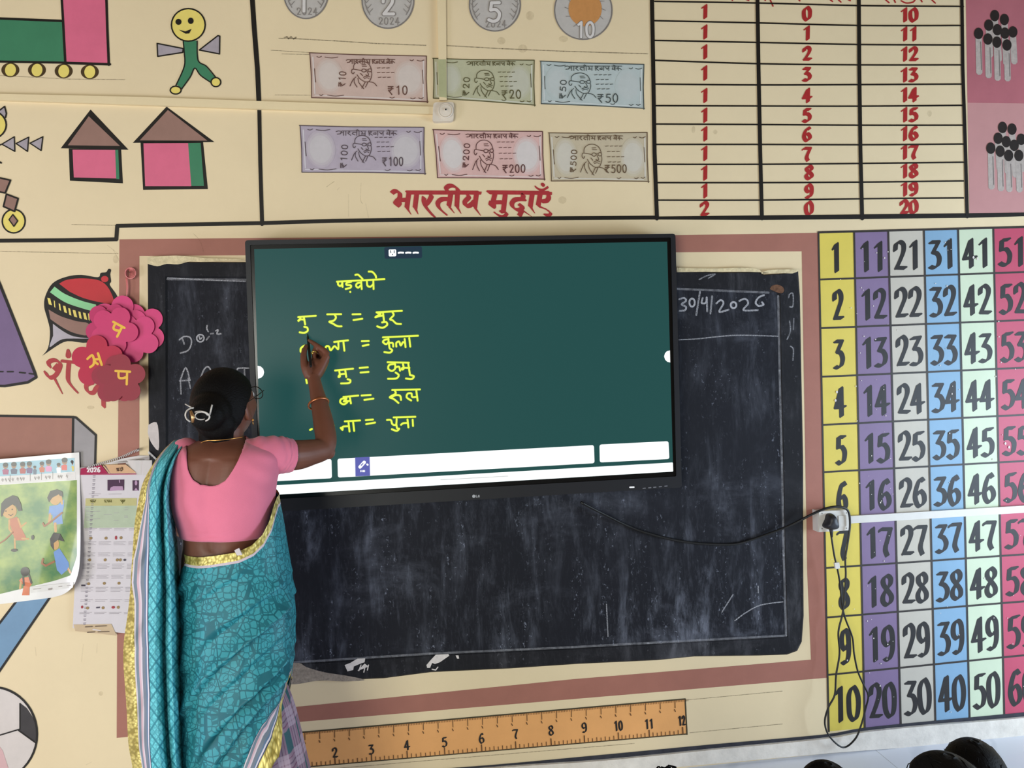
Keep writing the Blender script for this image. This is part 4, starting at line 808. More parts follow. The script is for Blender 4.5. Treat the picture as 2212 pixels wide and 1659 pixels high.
tc = N.new('ShaderNodeTexCoord'); n_ = N.new('ShaderNodeTexNoise'); n_.inputs['Scale'].default_value = 14; n_.inputs['Detail'].default_value = 5
r = N.new('ShaderNodeValToRGB'); r.color_ramp.elements[0].position = .36; r.color_ramp.elements[0].color = (*lin((44, 108, 44)), 1); r.color_ramp.elements[1].position = .66; r.color_ramp.elements[1].color = (*lin((150, 168, 74)), 1)
K.new(tc.outputs['Object'], n_.inputs['Vector']); K.new(n_.outputs['Fac'], r.inputs['Fac']); K.new(r.outputs['Color'], b.inputs['Base Color'])
GF = quad([(-70, 1052), (166, 1037), (166, 1243), (-70, 1300)])
def gfn(u, v):
    x, y = GF(u, v)
    if u > .8 and v > .8: x -= (u - .8) * (v - .8) * 700 * .5
    return (x, y)
mb = MB(mpost); gridq(mb, gfn, 24, 18, -.0004); mb.build('grass_picture', m, po, True)
def pp(rgb): return paint(rgb, .4, .06, 40, 0, .4, coat=.35)
mb = MB(mpost); gridq(mb, quad([(-70, 1005), (161, 989), (161, 1019), (-70, 1034)]), 3, 12, -.0004); mb.build('sky_strip', pp((138, 178, 192)), po)
mb = MB(mpost); gridq(mb, quad([(-70, 1033), (163, 1020), (163, 1036), (-70, 1051)]), 3, 12, -.0006); mb.build('caption_strip', pp((208, 202, 198)), po)
z8 = Z(0, 860, .18083); z9 = Z(0, 1130, .18083)
mb = MB(mpost)
for a in (20, 60, 100, 140, 200, 240, 270, 410, 450, 540, 580, 690, 720, 790): mb.line(z8((a, 985 - a * .06), (a + 6, 960 - a * .06), (a + 14, 1000 - a * .06), (a + 24, 965 - a * .06)), 1, -.0008)
for a in (120, 360, 495, 630): mb.line(z8((a, 1010 - a * .07), (a, 925 - a * .07)), 1, -.0008)
mb.build('caption_writing', pp((120, 108, 104)), po)
for x, y, c_, s_ in ((65, 850, (150, 54, 100), 1.1), (165, 845, (60, 62, 92), 1.15), (270, 840, (160, 50, 48), 1.1), (350, 835, (92, 60, 110), 1.1), (415, 850, (80, 90, 110), .6), (500, 825, (186, 90, 50), .95), (580, 815, (206, 130, 170), 1.15), (700, 830, (224, 222, 226), .8), (772, 800, (200, 70, 60), 1.25), (850, 810, (220, 196, 110), 1.0)):
    mb = MB(mpost); mb.poly(z8((x - 26 * s_, y + 62), (x - 34 * s_, y + 10), (x - 14 * s_, y - 4), (x + 14 * s_, y - 4), (x + 36 * s_, y + 10), (x + 30 * s_, y + 62)), -.0008); mb.build('child_shirt', pp(c_), po)
    mb = MB(mpost); mb.poly(z8(*ell(x, y - 34 * s_, 26 * s_, 30 * s_, 14)), -.0009); mb.build('child_face', pp((150, 108, 76)), po)
    mb = MB(mpost); mb.poly(z8(*ell(x, y - 48 * s_, 29 * s_, 24 * s_, 14)), -.001); mb.build('child_hair', pp((48, 42, 40)), po)
SKN, HRD, ORG_, BLU, STI = pp((198, 152, 92)), pp((56, 50, 46)), pp((186, 108, 76)), pp((106, 142, 196)), pp((150, 92, 52))
def fig(nm, m_, polys=(), lines=(), k=2):
    mb = MB(mpost)
    for p in polys: mb.poly(p, -.0004 * k)
    for p, wd in lines: mb.line(p, wd, -.0004 * k)
    mb.build(nm, m_, po)
fig('child_arms_legs', SKN, [], [(z8((215, 1440), (250, 1540), (310, 1490)), 4), (z8((110, 1460), (110, 1560), (150, 1620)), 4), (z9((175, 190), (180, 300)), 4), (z9((265, 185), (340, 190)), 4), (z8((600, 1390), (590, 1480)), 6), (z8((740, 1260), (725, 1180)), 5), (z8((660, 1500), (665, 1590)), 6), (z9((810, 540), (840, 590)), 5), (z9((250, 700), (240, 780)), 5)], 2)
fig('girl_dress', ORG_, [z8((100, 1450), (205, 1415), (225, 1500), (260, 1560), (310, 1659), (300, 1700), (180, 1700), (135, 1560))])
fig('girl_face', SKN, [z8(*ell(112, 1350, 88, 88, 20))], k=3); fig('girl_hair', HRD, [z8((8, 1400), (14, 1260), (60, 1205), (150, 1160), (212, 1180), (250, 1260), (266, 1345), (220, 1350), (186, 1290), (150, 1268), (60, 1330), (22, 1420))], k=4)
fig('girl_features', HRD, [z8(*ell(70, 1350, 7, 10, 8)), z8(*ell(145, 1330, 7, 10, 8)), z9(*ell(170, 325, 42, 18, 12)), z9(*ell(390, 172, 18, 30, 12))], [(z8((100, 1390), (130, 1405), (155, 1385)), 1.4)], 5)
fig('hockey_stick', STI, [], [(z9((150, 110), (60, 200), (0, 240)), 3), (z8((740, 1370), (590, 1490), (530, 1530), (512, 1495)), 4), (z9((645, 460), (545, 510), (500, 480), (512, 430)), 4.5)], 5)
fig('boy_shirt', BLU, [z8((590, 1290), (690, 1275), (765, 1210), (762, 1300), (740, 1400), (752, 1500), (640, 1512), (625, 1395), (580, 1388))]); fig('boy_face', SKN, [z8(*ell(660, 1205, 66, 72, 20))], k=3); fig('boy_hair', HRD, [z8((563, 1190), (600, 1110), (680, 1088), (748, 1118), (752, 1185), (700, 1150), (625, 1190), (585, 1245))], k=4)
fig('boy_shirt', BLU, [z9((640, 345), (710, 300), (820, 470), (826, 540), (735, 618), (680, 560))]); fig('boy_face', SKN, [z9(*ell(662, 250, 44, 68, 18))], k=3); fig('boy_hair', HRD, [z9((596, 190), (640, 112), (720, 130), (770, 220), (690, 200), (640, 240), (645, 330), (605, 270))], k=4)
fig('girl_dress', pp((206, 104, 56)), [z9((255, 655), (365, 640), (385, 720), (352, 770), (350, 862), (262, 862), (285, 740), (225, 690))]); fig('girl_hair', HRD, [z9(*ell(300, 580, 55, 56, 18))], [(z9((275, 630), (285, 740)), 4), (z9((345, 620), (375, 715)), 4)], 4)
mb = MB(mpost); gridq(mb, quad(z9((360, 765), (880, 705), (868, 772), (365, 838))), 6, 12, -.002); mb.build('caption_box', pp((214, 210, 204)), po)
fig('caption_marks', pp((150, 140, 132)), [], [(z9((400, 790), (490, 780)), 1.2), (z9((585, 790), (615, 785)), 4), (z9((700, 760), (740, 755)), 1.5), (z9((800, 748), (845, 743)), 1.2)], 7)

# ================================================================== wall calendar
def mcal(px, py, y): return pt(px, py, -.007 - .004 * math.sin((px - 160) * .02) * max(0, min(1, (py - 1000) / 60)) + y)
ca = thing('wall_calendar', pt(275, 1376, -.007), 'white printed month calendar with maroon header hanging behind the woman', 'calendar')
PAP = paint((208, 200, 202), .7, .03, 12)
def ce(v): return [(172, 1012), (168, 1150), (163, 1260), (157, 1356)]
mb = MB(mcal); gridq(mb, quad([(173, 1010), (402, 1000), (399, 1380), (157, 1357)]), 20, 16, 0); mb.build('page', PAP, ca, True)
def cp(nm, rgb, polys=(), lines=(), k=1):
    mb = MB(mcal)
    for p in polys: mb.poly(p, -.0004 * k)
    for l in lines: mb.line(l[0], l[1], -.0004 * k)
    return mb.build(nm, paint(rgb, .7, .05, 30), ca)
z32 = Z(140, 990, .12658)
mb = MB(); rows = []
for i, (a, b_) in enumerate((((222, 1003.5), (285, 999)), ((226, 1002), (300, 992)), ((236, 999), (322, 993)), ((266, 990), (345, 984)), ((300, 984), (402, 984)))):
    rows.append([pt(a[0] + (b_[0] - a[0]) * j / 6, a[1] + (b_[1] - a[1]) * j / 6, -.010 - .008 * math.sin(j * .6 + i)) for j in range(7)])
mb.grid(rows); mb.grid([[pt(x, y, -.012 - .006 * math.sin(x * .2)) for x in np.linspace(272, 404, 12)] for y in (994, 1004, 1014, 1026)])
mb.build('curled_page', paint((204, 196, 192), .7, .04, 14), ca, True)
cp('maroon_header', (160, 32, 74), [z32((270, 175), (620, 112), (740, 262), (265, 268))], [(z32((265, 275), (1215, 268)), 2)], 22)
cp('tan_header', (206, 164, 126), [z32((690, 112), (1040, 106), (1210, 238), (1210, 250), (782, 258))], [(z32((660, 130), (760, 255)), 2.4)], 22)
mb = MB(mcal); digits(mb, '2026', boxfn(187, 1010, 217, 1020, -1), fnib(2.6, 0, 1.2), -.0096, .2, 0); mb.build('year', paint((226, 214, 214), .6, .02, 20), ca)
cp('month_word', (86, 58, 40), [], [(z32((880, 185), (905, 180), (890, 215)), 1.6), (z32((915, 170), (910, 215), (935, 200)), 1.6), (z32((955, 165), (955, 215)), 1.6), (z32((975, 165), (990, 190), (968, 215)), 1.6), (z32((880, 172), (990, 165)), 1.4), (z32((970, 150), (985, 160)), 1.4)], 24)
for q_ in (z32((728, 368), (1016, 362), (1012, 545), (728, 552)), z32((1155, 375), (1265, 375), (1262, 552), (1155, 552))): cp('photo_print', (74, 48, 70), [q_], k=2)
cp('photo_detail', (176, 140, 168), [z32((780, 500), (830, 475), (985, 475), (1000, 540), (760, 560)), z32(*ell(1215, 420, 22, 44, 12)), z32((1185, 545), (1215, 500), (1250, 550))], [(z32((930, 375), (935, 410)), 2)], 3)
for nm_, c_, q_, k_ in (('weekday_band', (186, 178, 124), z32((355, 685), (1230, 680), (1225, 808), (350, 812)), 2), ('green_block', (174, 184, 158), z32((350, 812), (1225, 808), (1220, 1180), (325, 1190)), 1)):
    mb = MB(mcal); gridq(mb, quad(q_), 6, 16, -.0004 * k_); mb.build(nm_, paint(c_, .7, .05, 30), ca)
cp('weekday_words', (96, 92, 40), [], [(z32((430, 715), (530, 712)), 1.1), (z32((440, 720), (445, 750), (460, 725), (465, 752)), 1.3), (z32((480, 720), (480, 752), (500, 730), (510, 752), (522, 720)), 1.3), (z32((672, 715), (800, 712)), 1.1), (z32((682, 720), (684, 750), (702, 735), (704, 755)), 1.3), (z32((725, 720), (740, 752), (755, 720), (768, 752), (790, 722), (795, 750)), 1.3), (z32((948, 712), (1025, 712)), 1.1), (z32((955, 720), (970, 745), (985, 715), (985, 770)), 1.3), (z32((1000, 720), (1005, 748), (1022, 720)), 1.3)], 4)
ln = []
for i in range(38):
    x0 = 204 - i * .57; y0 = 1028 + i * 8.6
    if y0 < 1350: ln += [([(x0 - 3, y0), (x0 + 2, y0 - .3)], 1.3), ([(x0 - 2.6, y0 + 3), (x0 + 1.4, y0 + 2.6)], 1.3)]
cp('edge_numbers', (128, 120, 128), [], ln, 2)
ln = []
for c_ in range(4):
    for rw, (ya, n_) in enumerate(((1142, 2), (1171, 3), (1195, 3), (1219, 4), (1243, 3), (1269, 4), (1296, 2), (1323, 2))):
        for k_ in range(n_): x0 = 183 - rw * 1.6 + c_ * 32; ln.append(([(x0, ya + k_ * 3), (x0 + 26 - (k_ * 5 % 9), ya + k_ * 3 - .4)], .9))
for ya, n_ in ((1093, 2), (1102, 3), (1112, 2), (1118, 3)):
    for k_ in range(n_): ln.append(([(186, ya + k_ * 3.2), (186 + (30, 70, 55, 90)[(k_ + n_) % 4], ya + k_ * 3.2 - .5)], .9))
ln += [(z32((410, 610), (610, 608)), 1), (z32((445, 640), (570, 638)), 1), (z32((750, 612), (965, 610)), 1)]
cp('small_print', (160, 152, 156), [], ln, 2)
dots = [(1085, 180), (1265, 180), (1445, 175), (1070, 440), (1255, 440), (1400, 440), (1436, 440), (1058, 725), (1245, 720), (1420, 718), (1045, 1015), (1230, 1012), (1412, 1006), (1610, 175)]
for x, y in dots: cp('food_icon', (150, 124, 84), [z9(*ell(x, y, 18, 18, 10))], [], 3)
for e_ in ((1385, 175, 14, 24, 10), (1352, 1006, 22, 16, 10), (980, 1003, 14, 18, 8)): cp('food_icon', (160, 62, 70), [z9(*ell(*e_))], [], 3)
for q_ in (z9((970, 735), (1020, 735), (1020, 755), (970, 755)), z9((1148, 1002), (1192, 998), (1192, 1016), (1148, 1018)), z9(*ell(1490, 440, 18, 13, 10))): cp('dark_icon', (74, 68, 80), [q_], [], 3)
cp('tan_tab', (196, 172, 140), [z9((878, 1212), (1330, 1205), (1395, 1345), (900, 1290))], [], 3)
cp('tab_writing', (110, 92, 74), [], [(z9((1020, 1240), (1100, 1236)), 2.2), (z9((1140, 1234), (1270, 1228)), 2.2), (z9((1045, 1305), (1130, 1300)), 2.2), (z9((1170, 1300), (1300, 1296)), 2.2)], 5)
mb = MB()
for a, b_ in (([(190, 1010), (212, 1003), (236, 996), (262, 988), (283, 978), (301, 971)], 1), ([(321, 977), (333, 988), (346, 1001)], 1)):
    p = smooth(a, 6); sp = []
    for i in range(len(p) - 1):
        for j in range(6): t_ = j / 6; ang = (i * 6 + j) * 1.05; x = p[i][0] + (p[i + 1][0] - p[i][0]) * t_; y = p[i][1] + (p[i + 1][1] - p[i][1]) * t_; sp.append(pt(x + .8 * math.cos(ang), y + 2.6 * math.sin(ang), -.02 - .004 * math.cos(ang)))
    mb.tube(sp, .0011, 6)
mb.build('spiral_binding', paint((214, 210, 208), .35, .02, 20), ca, True)
mb = MB(); mb.tube([pt(298, 970, 0), pt(298, 970, -.03)], .002, 8); mb.build('nail', metal((80, 70, 64)), ca)
# ================================================================== the teacher
def interp(tab, x):
    if x <= tab[0][0]: return tab[0][1:]
    for a, b in zip(tab, tab[1:]):
        if x <= b[0]:
            t = (x - a[0]) / (b[0] - a[0]); t = t * t * (3 - 2 * t) if False else t
            return tuple(p + (q - p) * t for p, q in zip(a[1:], b[1:]))
    return tab[-1][1:]
def densify(tab, n=8): return smooth([tuple(float(v) for v in r) for r in tab], n)
TT = densify([(905, 464, 520, -.475, .048), (935, 455, 522, -.478, .052), (948, 438, 530, -.485, .060), (958, 412, 556, -.492, .072), (968, 392, 582, -.497, .084), (982, 378, 596, -.50, .096), (1005, 372, 600, -.50, .106),
              (1040, 373, 592, -.50, .114), (1090, 379, 586, -.50, .116), (1130, 391, 580, -.50, .108), (1165, 399, 575, -.50, .100), (1200, 396, 580, -.50, .104), (1260, 396, 592, -.50, .116), (1330, 400, 596, -.50, .122), (1400, 404, 594, -.50, .118)])
def sect(tab, py, th, ex=0.0, n=2.25, groove=0.0):
    Lx, Rx, yc, b = interp(tab, py); PL, PR = pt(Lx, py, yc), pt(Rx, py, yc); c = (PL + PR) / 2; ax = PR - PL; a = ax.length / 2 + ex; ax = ax.normalized(); b += ex
    s_, k_ = math.sin(th), math.cos(th); s_ = math.copysign(abs(s_) ** (2 / n), s_); k_ = math.copysign(abs(k_) ** (2 / n), k_)
    y = -b * k_
    if k_ > 0: y += groove * (math.exp(-((s_ + .12) / .13) ** 2) * 1.0 - .5 * math.exp(-((s_ - .3) / .2) ** 2) - .5 * math.exp(-((s_ + .52) / .2) ** 2))
    return c + ax * (a * s_) + Vector((0, y, 0))
def pxof(p):
    d = RC.transposed() @ (Vector(p) - CAM); return (IW / 2 + FPX * d.x / d.y, IH / 2 - FPX * d.z / d.y)
te = thing('person', (pt(490, 1300, -.5).x, -.5, FLZ), 'woman in pink blouse and teal sari, back turned, writing on the display', 'person')
SKIN = paint((114, 70, 54), .5, .05, 14, .05, .4, 200); 
HC = pt(486, 879, -.475); HYAW = math.radians(-25)
HR = Matrix.Rotation(HYAW, 3, 'Z') @ Matrix.Rotation(math.radians(16), 3, 'X')
def head_r(d):
    """head surface for a unit direction, head frame: +y the face, +x her right, +z up"""
    x, y, z = d; r = 1.0 / math.sqrt((x / .074) ** 2 + (y / .094) ** 2 + (z / .104) ** 2)
    g = lambda cx, cz, s, sz: math.exp(-((x - cx) / s) ** 2 - ((z - cz) / sz) ** 2) if y > 0 else 0
    r += .021 * g(0, -.20, .10, .16) - .007 * (g(.36, .08, .16, .12) + g(-.36, .08, .16, .12)) + .006 * g(0, -.62, .25, .12) + .004 * (g(0, -.43, .16, .05) + g(0, -.52, .15, .04)) + .004 * g(0, .25, .5, .1)
    r += .005 * (g(.5, -.2, .2, .2) + g(-.5, -.2, .2, .2))
    if z < -.3: r *= 1 - .16 * (-z - .3) * (1 if y > 0 else .6) * (abs(x) * 1.3 + .3)
    return r
def head_mesh(mb, C, R, sc=1.0, fn=None, n=56, m=40):
    rows = []
    for i in range(1, m):
        a = math.pi * i / m; row = []
        for j in range(n):
            d = Vector((math.sin(a) * math.cos(2 * math.pi * j / n), math.sin(a) * math.sin(2 * math.pi * j / n), math.cos(a)))
            row.append(C + R @ (d * (fn(d) if fn else head_r(d)) * sc))
        rows.append(row)
    n0 = len(mb.v); mb.grid(rows, True)
    for sg, base in ((1, n0), (-1, n0 + (m - 2) * n)):
        d = Vector((0, 0, sg)); mb.v.append(C + R @ (d * (fn(d) if fn else head_r(d)) * sc)); t = len(mb.v) - 1
        for j in range(n): mb.f.append((t, base + (j + 1) % n, base + j) if sg < 0 else (t, base + j, base + (j + 1) % n))
def hl(x, y, z): return HC + HR @ Vector((x, y, z))
def remesh(o, vox, it=4, fac=.5):
    r = o.modifiers.new('remesh', 'REMESH'); r.mode = 'VOXEL'; r.voxel_size = vox; r.use_smooth_shade = True
    s_ = o.modifiers.new('smooth', 'SMOOTH'); s_.iterations = it; s_.factor = fac
def closed_grid(mb, rows):
    n0 = len(mb.v); mb.grid(rows, True); R, C = len(rows), len(rows[0])
    mb.f.append(tuple(range(n0 + C - 1, n0 - 1, -1))); m_ = n0 + (R - 1) * C; mb.f.append(tuple(range(m_, m_ + C)))
mb = MB()
closed_grid(mb, [[sect(TT, py, 2 * math.pi * j / 64, 0, 2.25, .008 if 985 < py < 1180 else .003) for j in range(64)] for py in list(range(908, 1000, 5)) + list(range(1000, 1390, 10))])
head_mesh(mb, HC, HR)
mb.tube([pt(480, 985, -.50), pt(484, 940, -.488), pt(490, 900, -.478)], [.058, .052, .052], 20)
for sd in (1, -1):                                   # ears
    mb.ball(hl(sd * .074, -.004, -.012), (.008, .017, .029), 12, 9, HR @ Matrix.Rotation(sd * .35, 3, 'Z')); mb.ball(hl(sd * .073, .004, -.034), (.006, .009, .011), 10, 7, HR)
def spts(seq, n=6):
    q = smooth([(*pt(a, b_, y), r) for a, b_, y, r in seq], n); return [Vector(v[:3]) for v in q], [v[3] for v in q]
mb.tube(*spts([(560, 990, -.495, .050), (595, 984, -.47, .047), (640, 983, -.43, .0445), (672, 977, -.395, .039), (696, 970, -.365, .0345), (704, 950, -.345, .0325), (699, 915, -.31, .0315), (691, 875, -.265, .027), (684, 845, -.232, .0225), (679, 822, -.208, .0205), (678, 812, -.2, .019)]), 20)
mb.ball(pt(709, 977, -.36), (.022, .022, .022), 12, 8)
# right hand: back of hand, then four fingers and the thumb closed round the pen
W_ = (678, 818, -.2)
MCP = [(707, 767, -.172), (706, 776, -.153), (703, 785, -.138), (699, 792, -.126)]
for i, mc in enumerate(MCP): mb.tube(*spts([(*W_[:2], W_[2] + .010 * i - .006, .0165), ((W_[0] + mc[0]) / 2 + 1, (W_[1] + mc[1]) / 2, (W_[2] + mc[2]) / 2, .0155), (*mc, .0118 - .0006 * i)], 4), 12)
mb.ball(pt(686, 793, -.172), (.026, .024, .028), 14, 10)
def finger(seq): mb.tube(*spts(seq, 4), 12); mb.ball(pt(*seq[-1][:3]), seq[-1][3], 10, 7); 
finger([(*MCP[0], .0118), (700, 757, -.166, .0100), (690, 750.5, -.155, .0094), (678, 742, -.136, .0082), (667.5, 735.5, -.118, .0066)])
finger([(*MCP[1], .0112), (692, 758, -.145, .0098), (682, 754, -.146, .0092), (678.5, 765, -.162, .0084), (679.5, 776, -.172, .0070)])
finger([(*MCP[2], .0106), (692, 768, -.128, .0094), (682, 768, -.132, .0088), (677, 777, -.150, .0080), (677, 785, -.160, .0068)])
finger([(*MCP[3], .0098), (691, 781, -.118, .0084), (683, 781, -.122, .0078), (678, 788, -.138, .0070), (677, 793, -.146, .0060)])
finger([(668, 815, -.207, .0150), (660, 795, -.202, .0142), (656.5, 778, -.188, .0118), (656.5, 762, -.168, .0098), (661.5, 748, -.146, .0076)])
mb.tube(*spts([(672, 815, -.205, .014), (670, 795, -.19, .012), (676, 780, -.175, .010)], 3), 12)
# left arm, held forward in front of her
mb.tube(*spts([(398, 990, -.49, .046), (386, 1060, -.455, .041), (390, 1130, -.41, .034), (425, 1140, -.35, .030), (470, 1135, -.30, .023), (485, 1132, -.285, .019)]), 16)
lw = pt(495, 1130, -.275); mb.ball(lw, (.036, .022, .03), 12, 9)
for i in range(4): b_ = lw + Vector((.028, .004, .018 - .013 * i)); mb.tube([b_, b_ + Vector((.03, .012, -.004)), b_ + Vector((.046, -.004, -.012))], [.009, .0085, .007], 10)
mb.tube([lw + Vector((0, -.01, .022)), lw + Vector((.02, -.016, .04)), lw + Vector((.04, -.012, .042))], [.011, .010, .008], 10)
# legs and feet
for sd in (-1, 1):
    hx = pt(495, 1300, -.5).x + sd * .075
    mb.tube([(hx, -.5, pt(495, 1330, -.5).z), (hx, -.505, .42), (hx, -.5, .25), (hx, -.49, FLZ + .07)], [.085, .055, .05, .035], 16)
    mb.ball((hx, -.44, FLZ + .035), (.042, .11, .034), 14, 9)
    for i in range(5): mb.ball((hx + sd * (-.028 + .014 * i), -.335 - .006 * abs(i - 1), FLZ + .016), (.010 - .001 * i, .018, .012), 8, 6)
body = mb.build('body', SKIN, te, True); remesh(body, .0034, 3)
EYE = paint((220, 214, 206), .2, 0, 1)
for sd in (-1, 1):
    mb = MB(); mb.ball(hl(sd * .030, .0785, .010), .0125, 14, 9); e_ = mb.build('eye', EYE, te, True)
    mb = MB(); mb.ball(hl(sd * .030, .0875, .010), .0058, 12, 7); mb.build('iris', paint((34, 22, 18), .2, 0, 1), e_, True)
# hair drawn back into a bun
m, nt, b = nodes('black_hair'); N, K = nt.nodes, nt.links; b.inputs['Base Color'].default_value = (*lin((14, 12, 12)), 1); b.inputs['Roughness'].default_value = .6; b.inputs['Specular IOR Level'].default_value = .12
tc = N.new('ShaderNodeTexCoord'); mp_ = N.new('ShaderNodeMapping'); mp_.inputs['Scale'].default_value = (1, .25, 1.0); n_ = N.new('ShaderNodeTexNoise'); n_.inputs['Scale'].default_value = 240; n_.inputs['Detail'].default_value = 3
bm = N.new('ShaderNodeBump'); bm.inputs['Strength'].default_value = .6; bm.inputs['Distance'].default_value = .003
K.new(tc.outputs['Object'], mp_.inputs['Vector']); K.new(mp_.outputs['Vector'], n_.inputs['Vector']); K.new(n_.outputs['Fac'], bm.inputs['Height']); K.new(bm.outputs['Normal'], b.inputs['Normal']); HAIR = m
def hair_r(d):
    y = d.y; zb = float(np.interp(y, [-.9, -.55, -.25, .0, .35, .7, .95], [-.95, -.78, -.35, .02, .22, .42, .55]))
    t = max(0.0, min(1.0, (d.z - zb) / .10)); t = t * t * (3 - 2 * t)
    return head_r(d) + (-.014 + .024 * t)
mb = MB(); head_mesh(mb, HC, HR, 1.0, hair_r)
mb.ball(hl(0, -.060, -.070), (.054, .040, .048), 16, 10, HR)
mb.ball(pt(455, 889, -.560), (.056, .050, .053), 20, 14); mb.ball(pt(447, 897, -.590), (.047, .034, .042), 18, 12); mb.ball(pt(470, 915, -.545), (.050, .040, .044), 16, 10)
hr = mb.build('hair', HAIR, te, True); remesh(hr, .0045, 4)
HP = paint((196, 190, 184), .25, .04, 40, 0, .6)
mb = MB(); bc = hl(-.012, -.168, -.028)
def arc(c, r1, r2, a0, a1, rad, yo=0, n=16): mb.tube([Vector(c) + Vector((r1 * math.cos(math.radians(a0 + (a1 - a0) * i / n)), yo - .012 * math.sin(math.pi * i / n), r2 * math.sin(math.radians(a0 + (a1 - a0) * i / n)))) for i in range(n + 1)], rad, 8)
cl = pt(419, 897, -.633)
arc(cl, .018, .020, 90, 235, .0022); arc(cl + Vector((.016, 0, -.004)), .026, .014, -60, 120, .0022); arc(cl + Vector((.02, 0, -.002)), .014, .010, 0, 300, .0016); mb.tube([cl + Vector((.040, .0, .0)), cl + Vector((.047, .0, .026))], .0022, 8); mb.tube([cl + Vector((.0, -.004, .018)), cl + Vector((-.024, .01, .030))], .0016, 8)
hc_ = mb.build('hair_clip', HP, te, True)
mb = MB(); mb.tube([cl + Vector((-.004, -.012, .012)), cl + Vector((.002, -.016, -.004)), cl + Vector((.0, -.012, -.018))], [.003, .005, .003], 10); mb.build('clip_spring', metal((206, 160, 110), .3), hc_, True)
mb = MB()
for sd in (-1, 1):
    mb.tube([hl(sd * .076, -.022, .004), hl(sd * .0785, .0, .012), hl(sd * .076, .05, .015), hl(sd * .066, .098, .016)], .0013, 8)
    mb.tube([hl(sd * .034 + sd * .026 * math.cos(a * math.pi / 10), .104 - .006 * abs(math.cos(a * math.pi / 10)), .008 + .019 * math.sin(a * math.pi / 10)) for a in range(21)], .0013, 8, False)
mb.tube([hl(-.010, .105, .012), hl(0, .109, .015), hl(.010, .105, .012)], .0013, 8)
mb.build('spectacles', metal((70, 64, 60), .35), te, True)
GOLD = metal((214, 160, 90), .32)
mb = MB(); mb.ball(hl(.080, .005, -.042), .0035, 10, 7); mb.tube([hl(.079, .004, -.045), hl(.080, .002, -.056)], .0012, 6); mb.build('earring', GOLD, te, True)
mb = MB(); mb.tube(smooth([tuple(pt(*p)) for p in ((434, 957, -.553), (446, 952, -.568), (470, 951, -.572), (500, 948, -.560), (524, 944, -.53))], 5), .0014, 8); mb.build('necklace', GOLD, te, True)
bc = pt(688, 872, -.262); bd = (pt(684, 845, -.232) - pt(695, 895, -.288)).normalized(); bu = bd.orthogonal().normalized(); bv = bd.cross(bu)
mb = MB(); rows = []
for j in range(40):
    a = 2 * math.pi * j / 40; e_ = bu * math.cos(a) + bv * math.sin(a); c_ = bc + e_ * .0315 + bd * (.004 * math.cos(a)); rows.append([c_ + (e_ * math.cos(q * math.pi / 4) + bd * 1.5 * math.sin(q * math.pi / 4)) * .0032 for q in range(8)])
rows.append(rows[0]); mb.grid(rows, True); mb.build('bangle', metal((196, 122, 84), .35), te, True)
rc = pt(678.6, 763, -.160); rdv = (pt(679.5, 776, -.172) - pt(682, 754, -.146)).normalized(); ru = rdv.orthogonal().normalized(); rv = rdv.cross(ru)
mb = MB(); mb.tube([rc + (ru * math.cos(a * math.pi / 9) + rv * math.sin(a * math.pi / 9)) * .0092 for a in range(19)], .0016, 8, False); mb.ball(rc + Vector((-.004, -.0088, 0)), .0034, 10, 7); mb.build('ring', metal((236, 206, 110), .2), te, True)
# ---- pink blouse
UB = [(398, 940), (401, 950), (402, 960), (403, 981), (406, 1005), (416, 1024), (432, 1034), (451, 1037), (469, 1035), (487, 1026), (499.5, 1011), (512, 991), (522, 971), (530, 954), (534, 945)]
def Uy(x): return float(np.interp(x, [p[0] for p in UB], [p[1] for p in UB])) if 398 < x < 534 else 0
NTH = 140; cols = []
for j in range(NTH):
    th_ = 2 * math.pi * j / NTH; back = math.cos(th_) > 0
    py = 1153.0; 
    while py > 944:
        x = pxof(sect(TT, py, th_, .006))[0]
        lim = Uy(x) - (0 if back else 40)
        if Uy(x) and py <= lim: break
        py -= 1.0
    cols.append((th_, py))
NR = 34; rows = []
for i in range(NR + 1):
    v = i / NR; row = []
    for th_, tp in cols:
        py = 1153 + (tp - 1153) * v
        p = sect(TT, py, th_, .0065, 2.25, .004 if 985 < py < 1140 else .002)
        s_ = math.sin(th_)
        if math.cos(th_) > 0:   # cloth pulls: towards the armhole and round the back neck
            w_ = .0042 * math.sin((py - 960) * .16 - s_ * 9) * max(0, (s_ - .45)) * math.exp(-((py - 1010) / 50) ** 2) * 2.2
            w_ += .0016 * math.sin(py * .5 + s_ * 4) * math.exp(-((py - 1140) / 12) ** 2)
            w_ += .0015 * math.sin(s_ * 40) * math.exp(-((py - 1000) / 60) ** 2) * (1 if s_ < -.6 else 0)
            p.y -= w_
        row.append(p)
    rows.append(row)
mb = MB(); mb.grid(rows, True)
BLOUSE = paint((226, 122, 148), .75, .04, 10, .12, .15, 500, sheen=.25)
bl_ = mb.build('blouse', BLOUSE, te, True); sm_ = bl_.modifiers.new('cloth', 'SOLIDIFY'); sm_.thickness = .0016; sm_.offset = -1
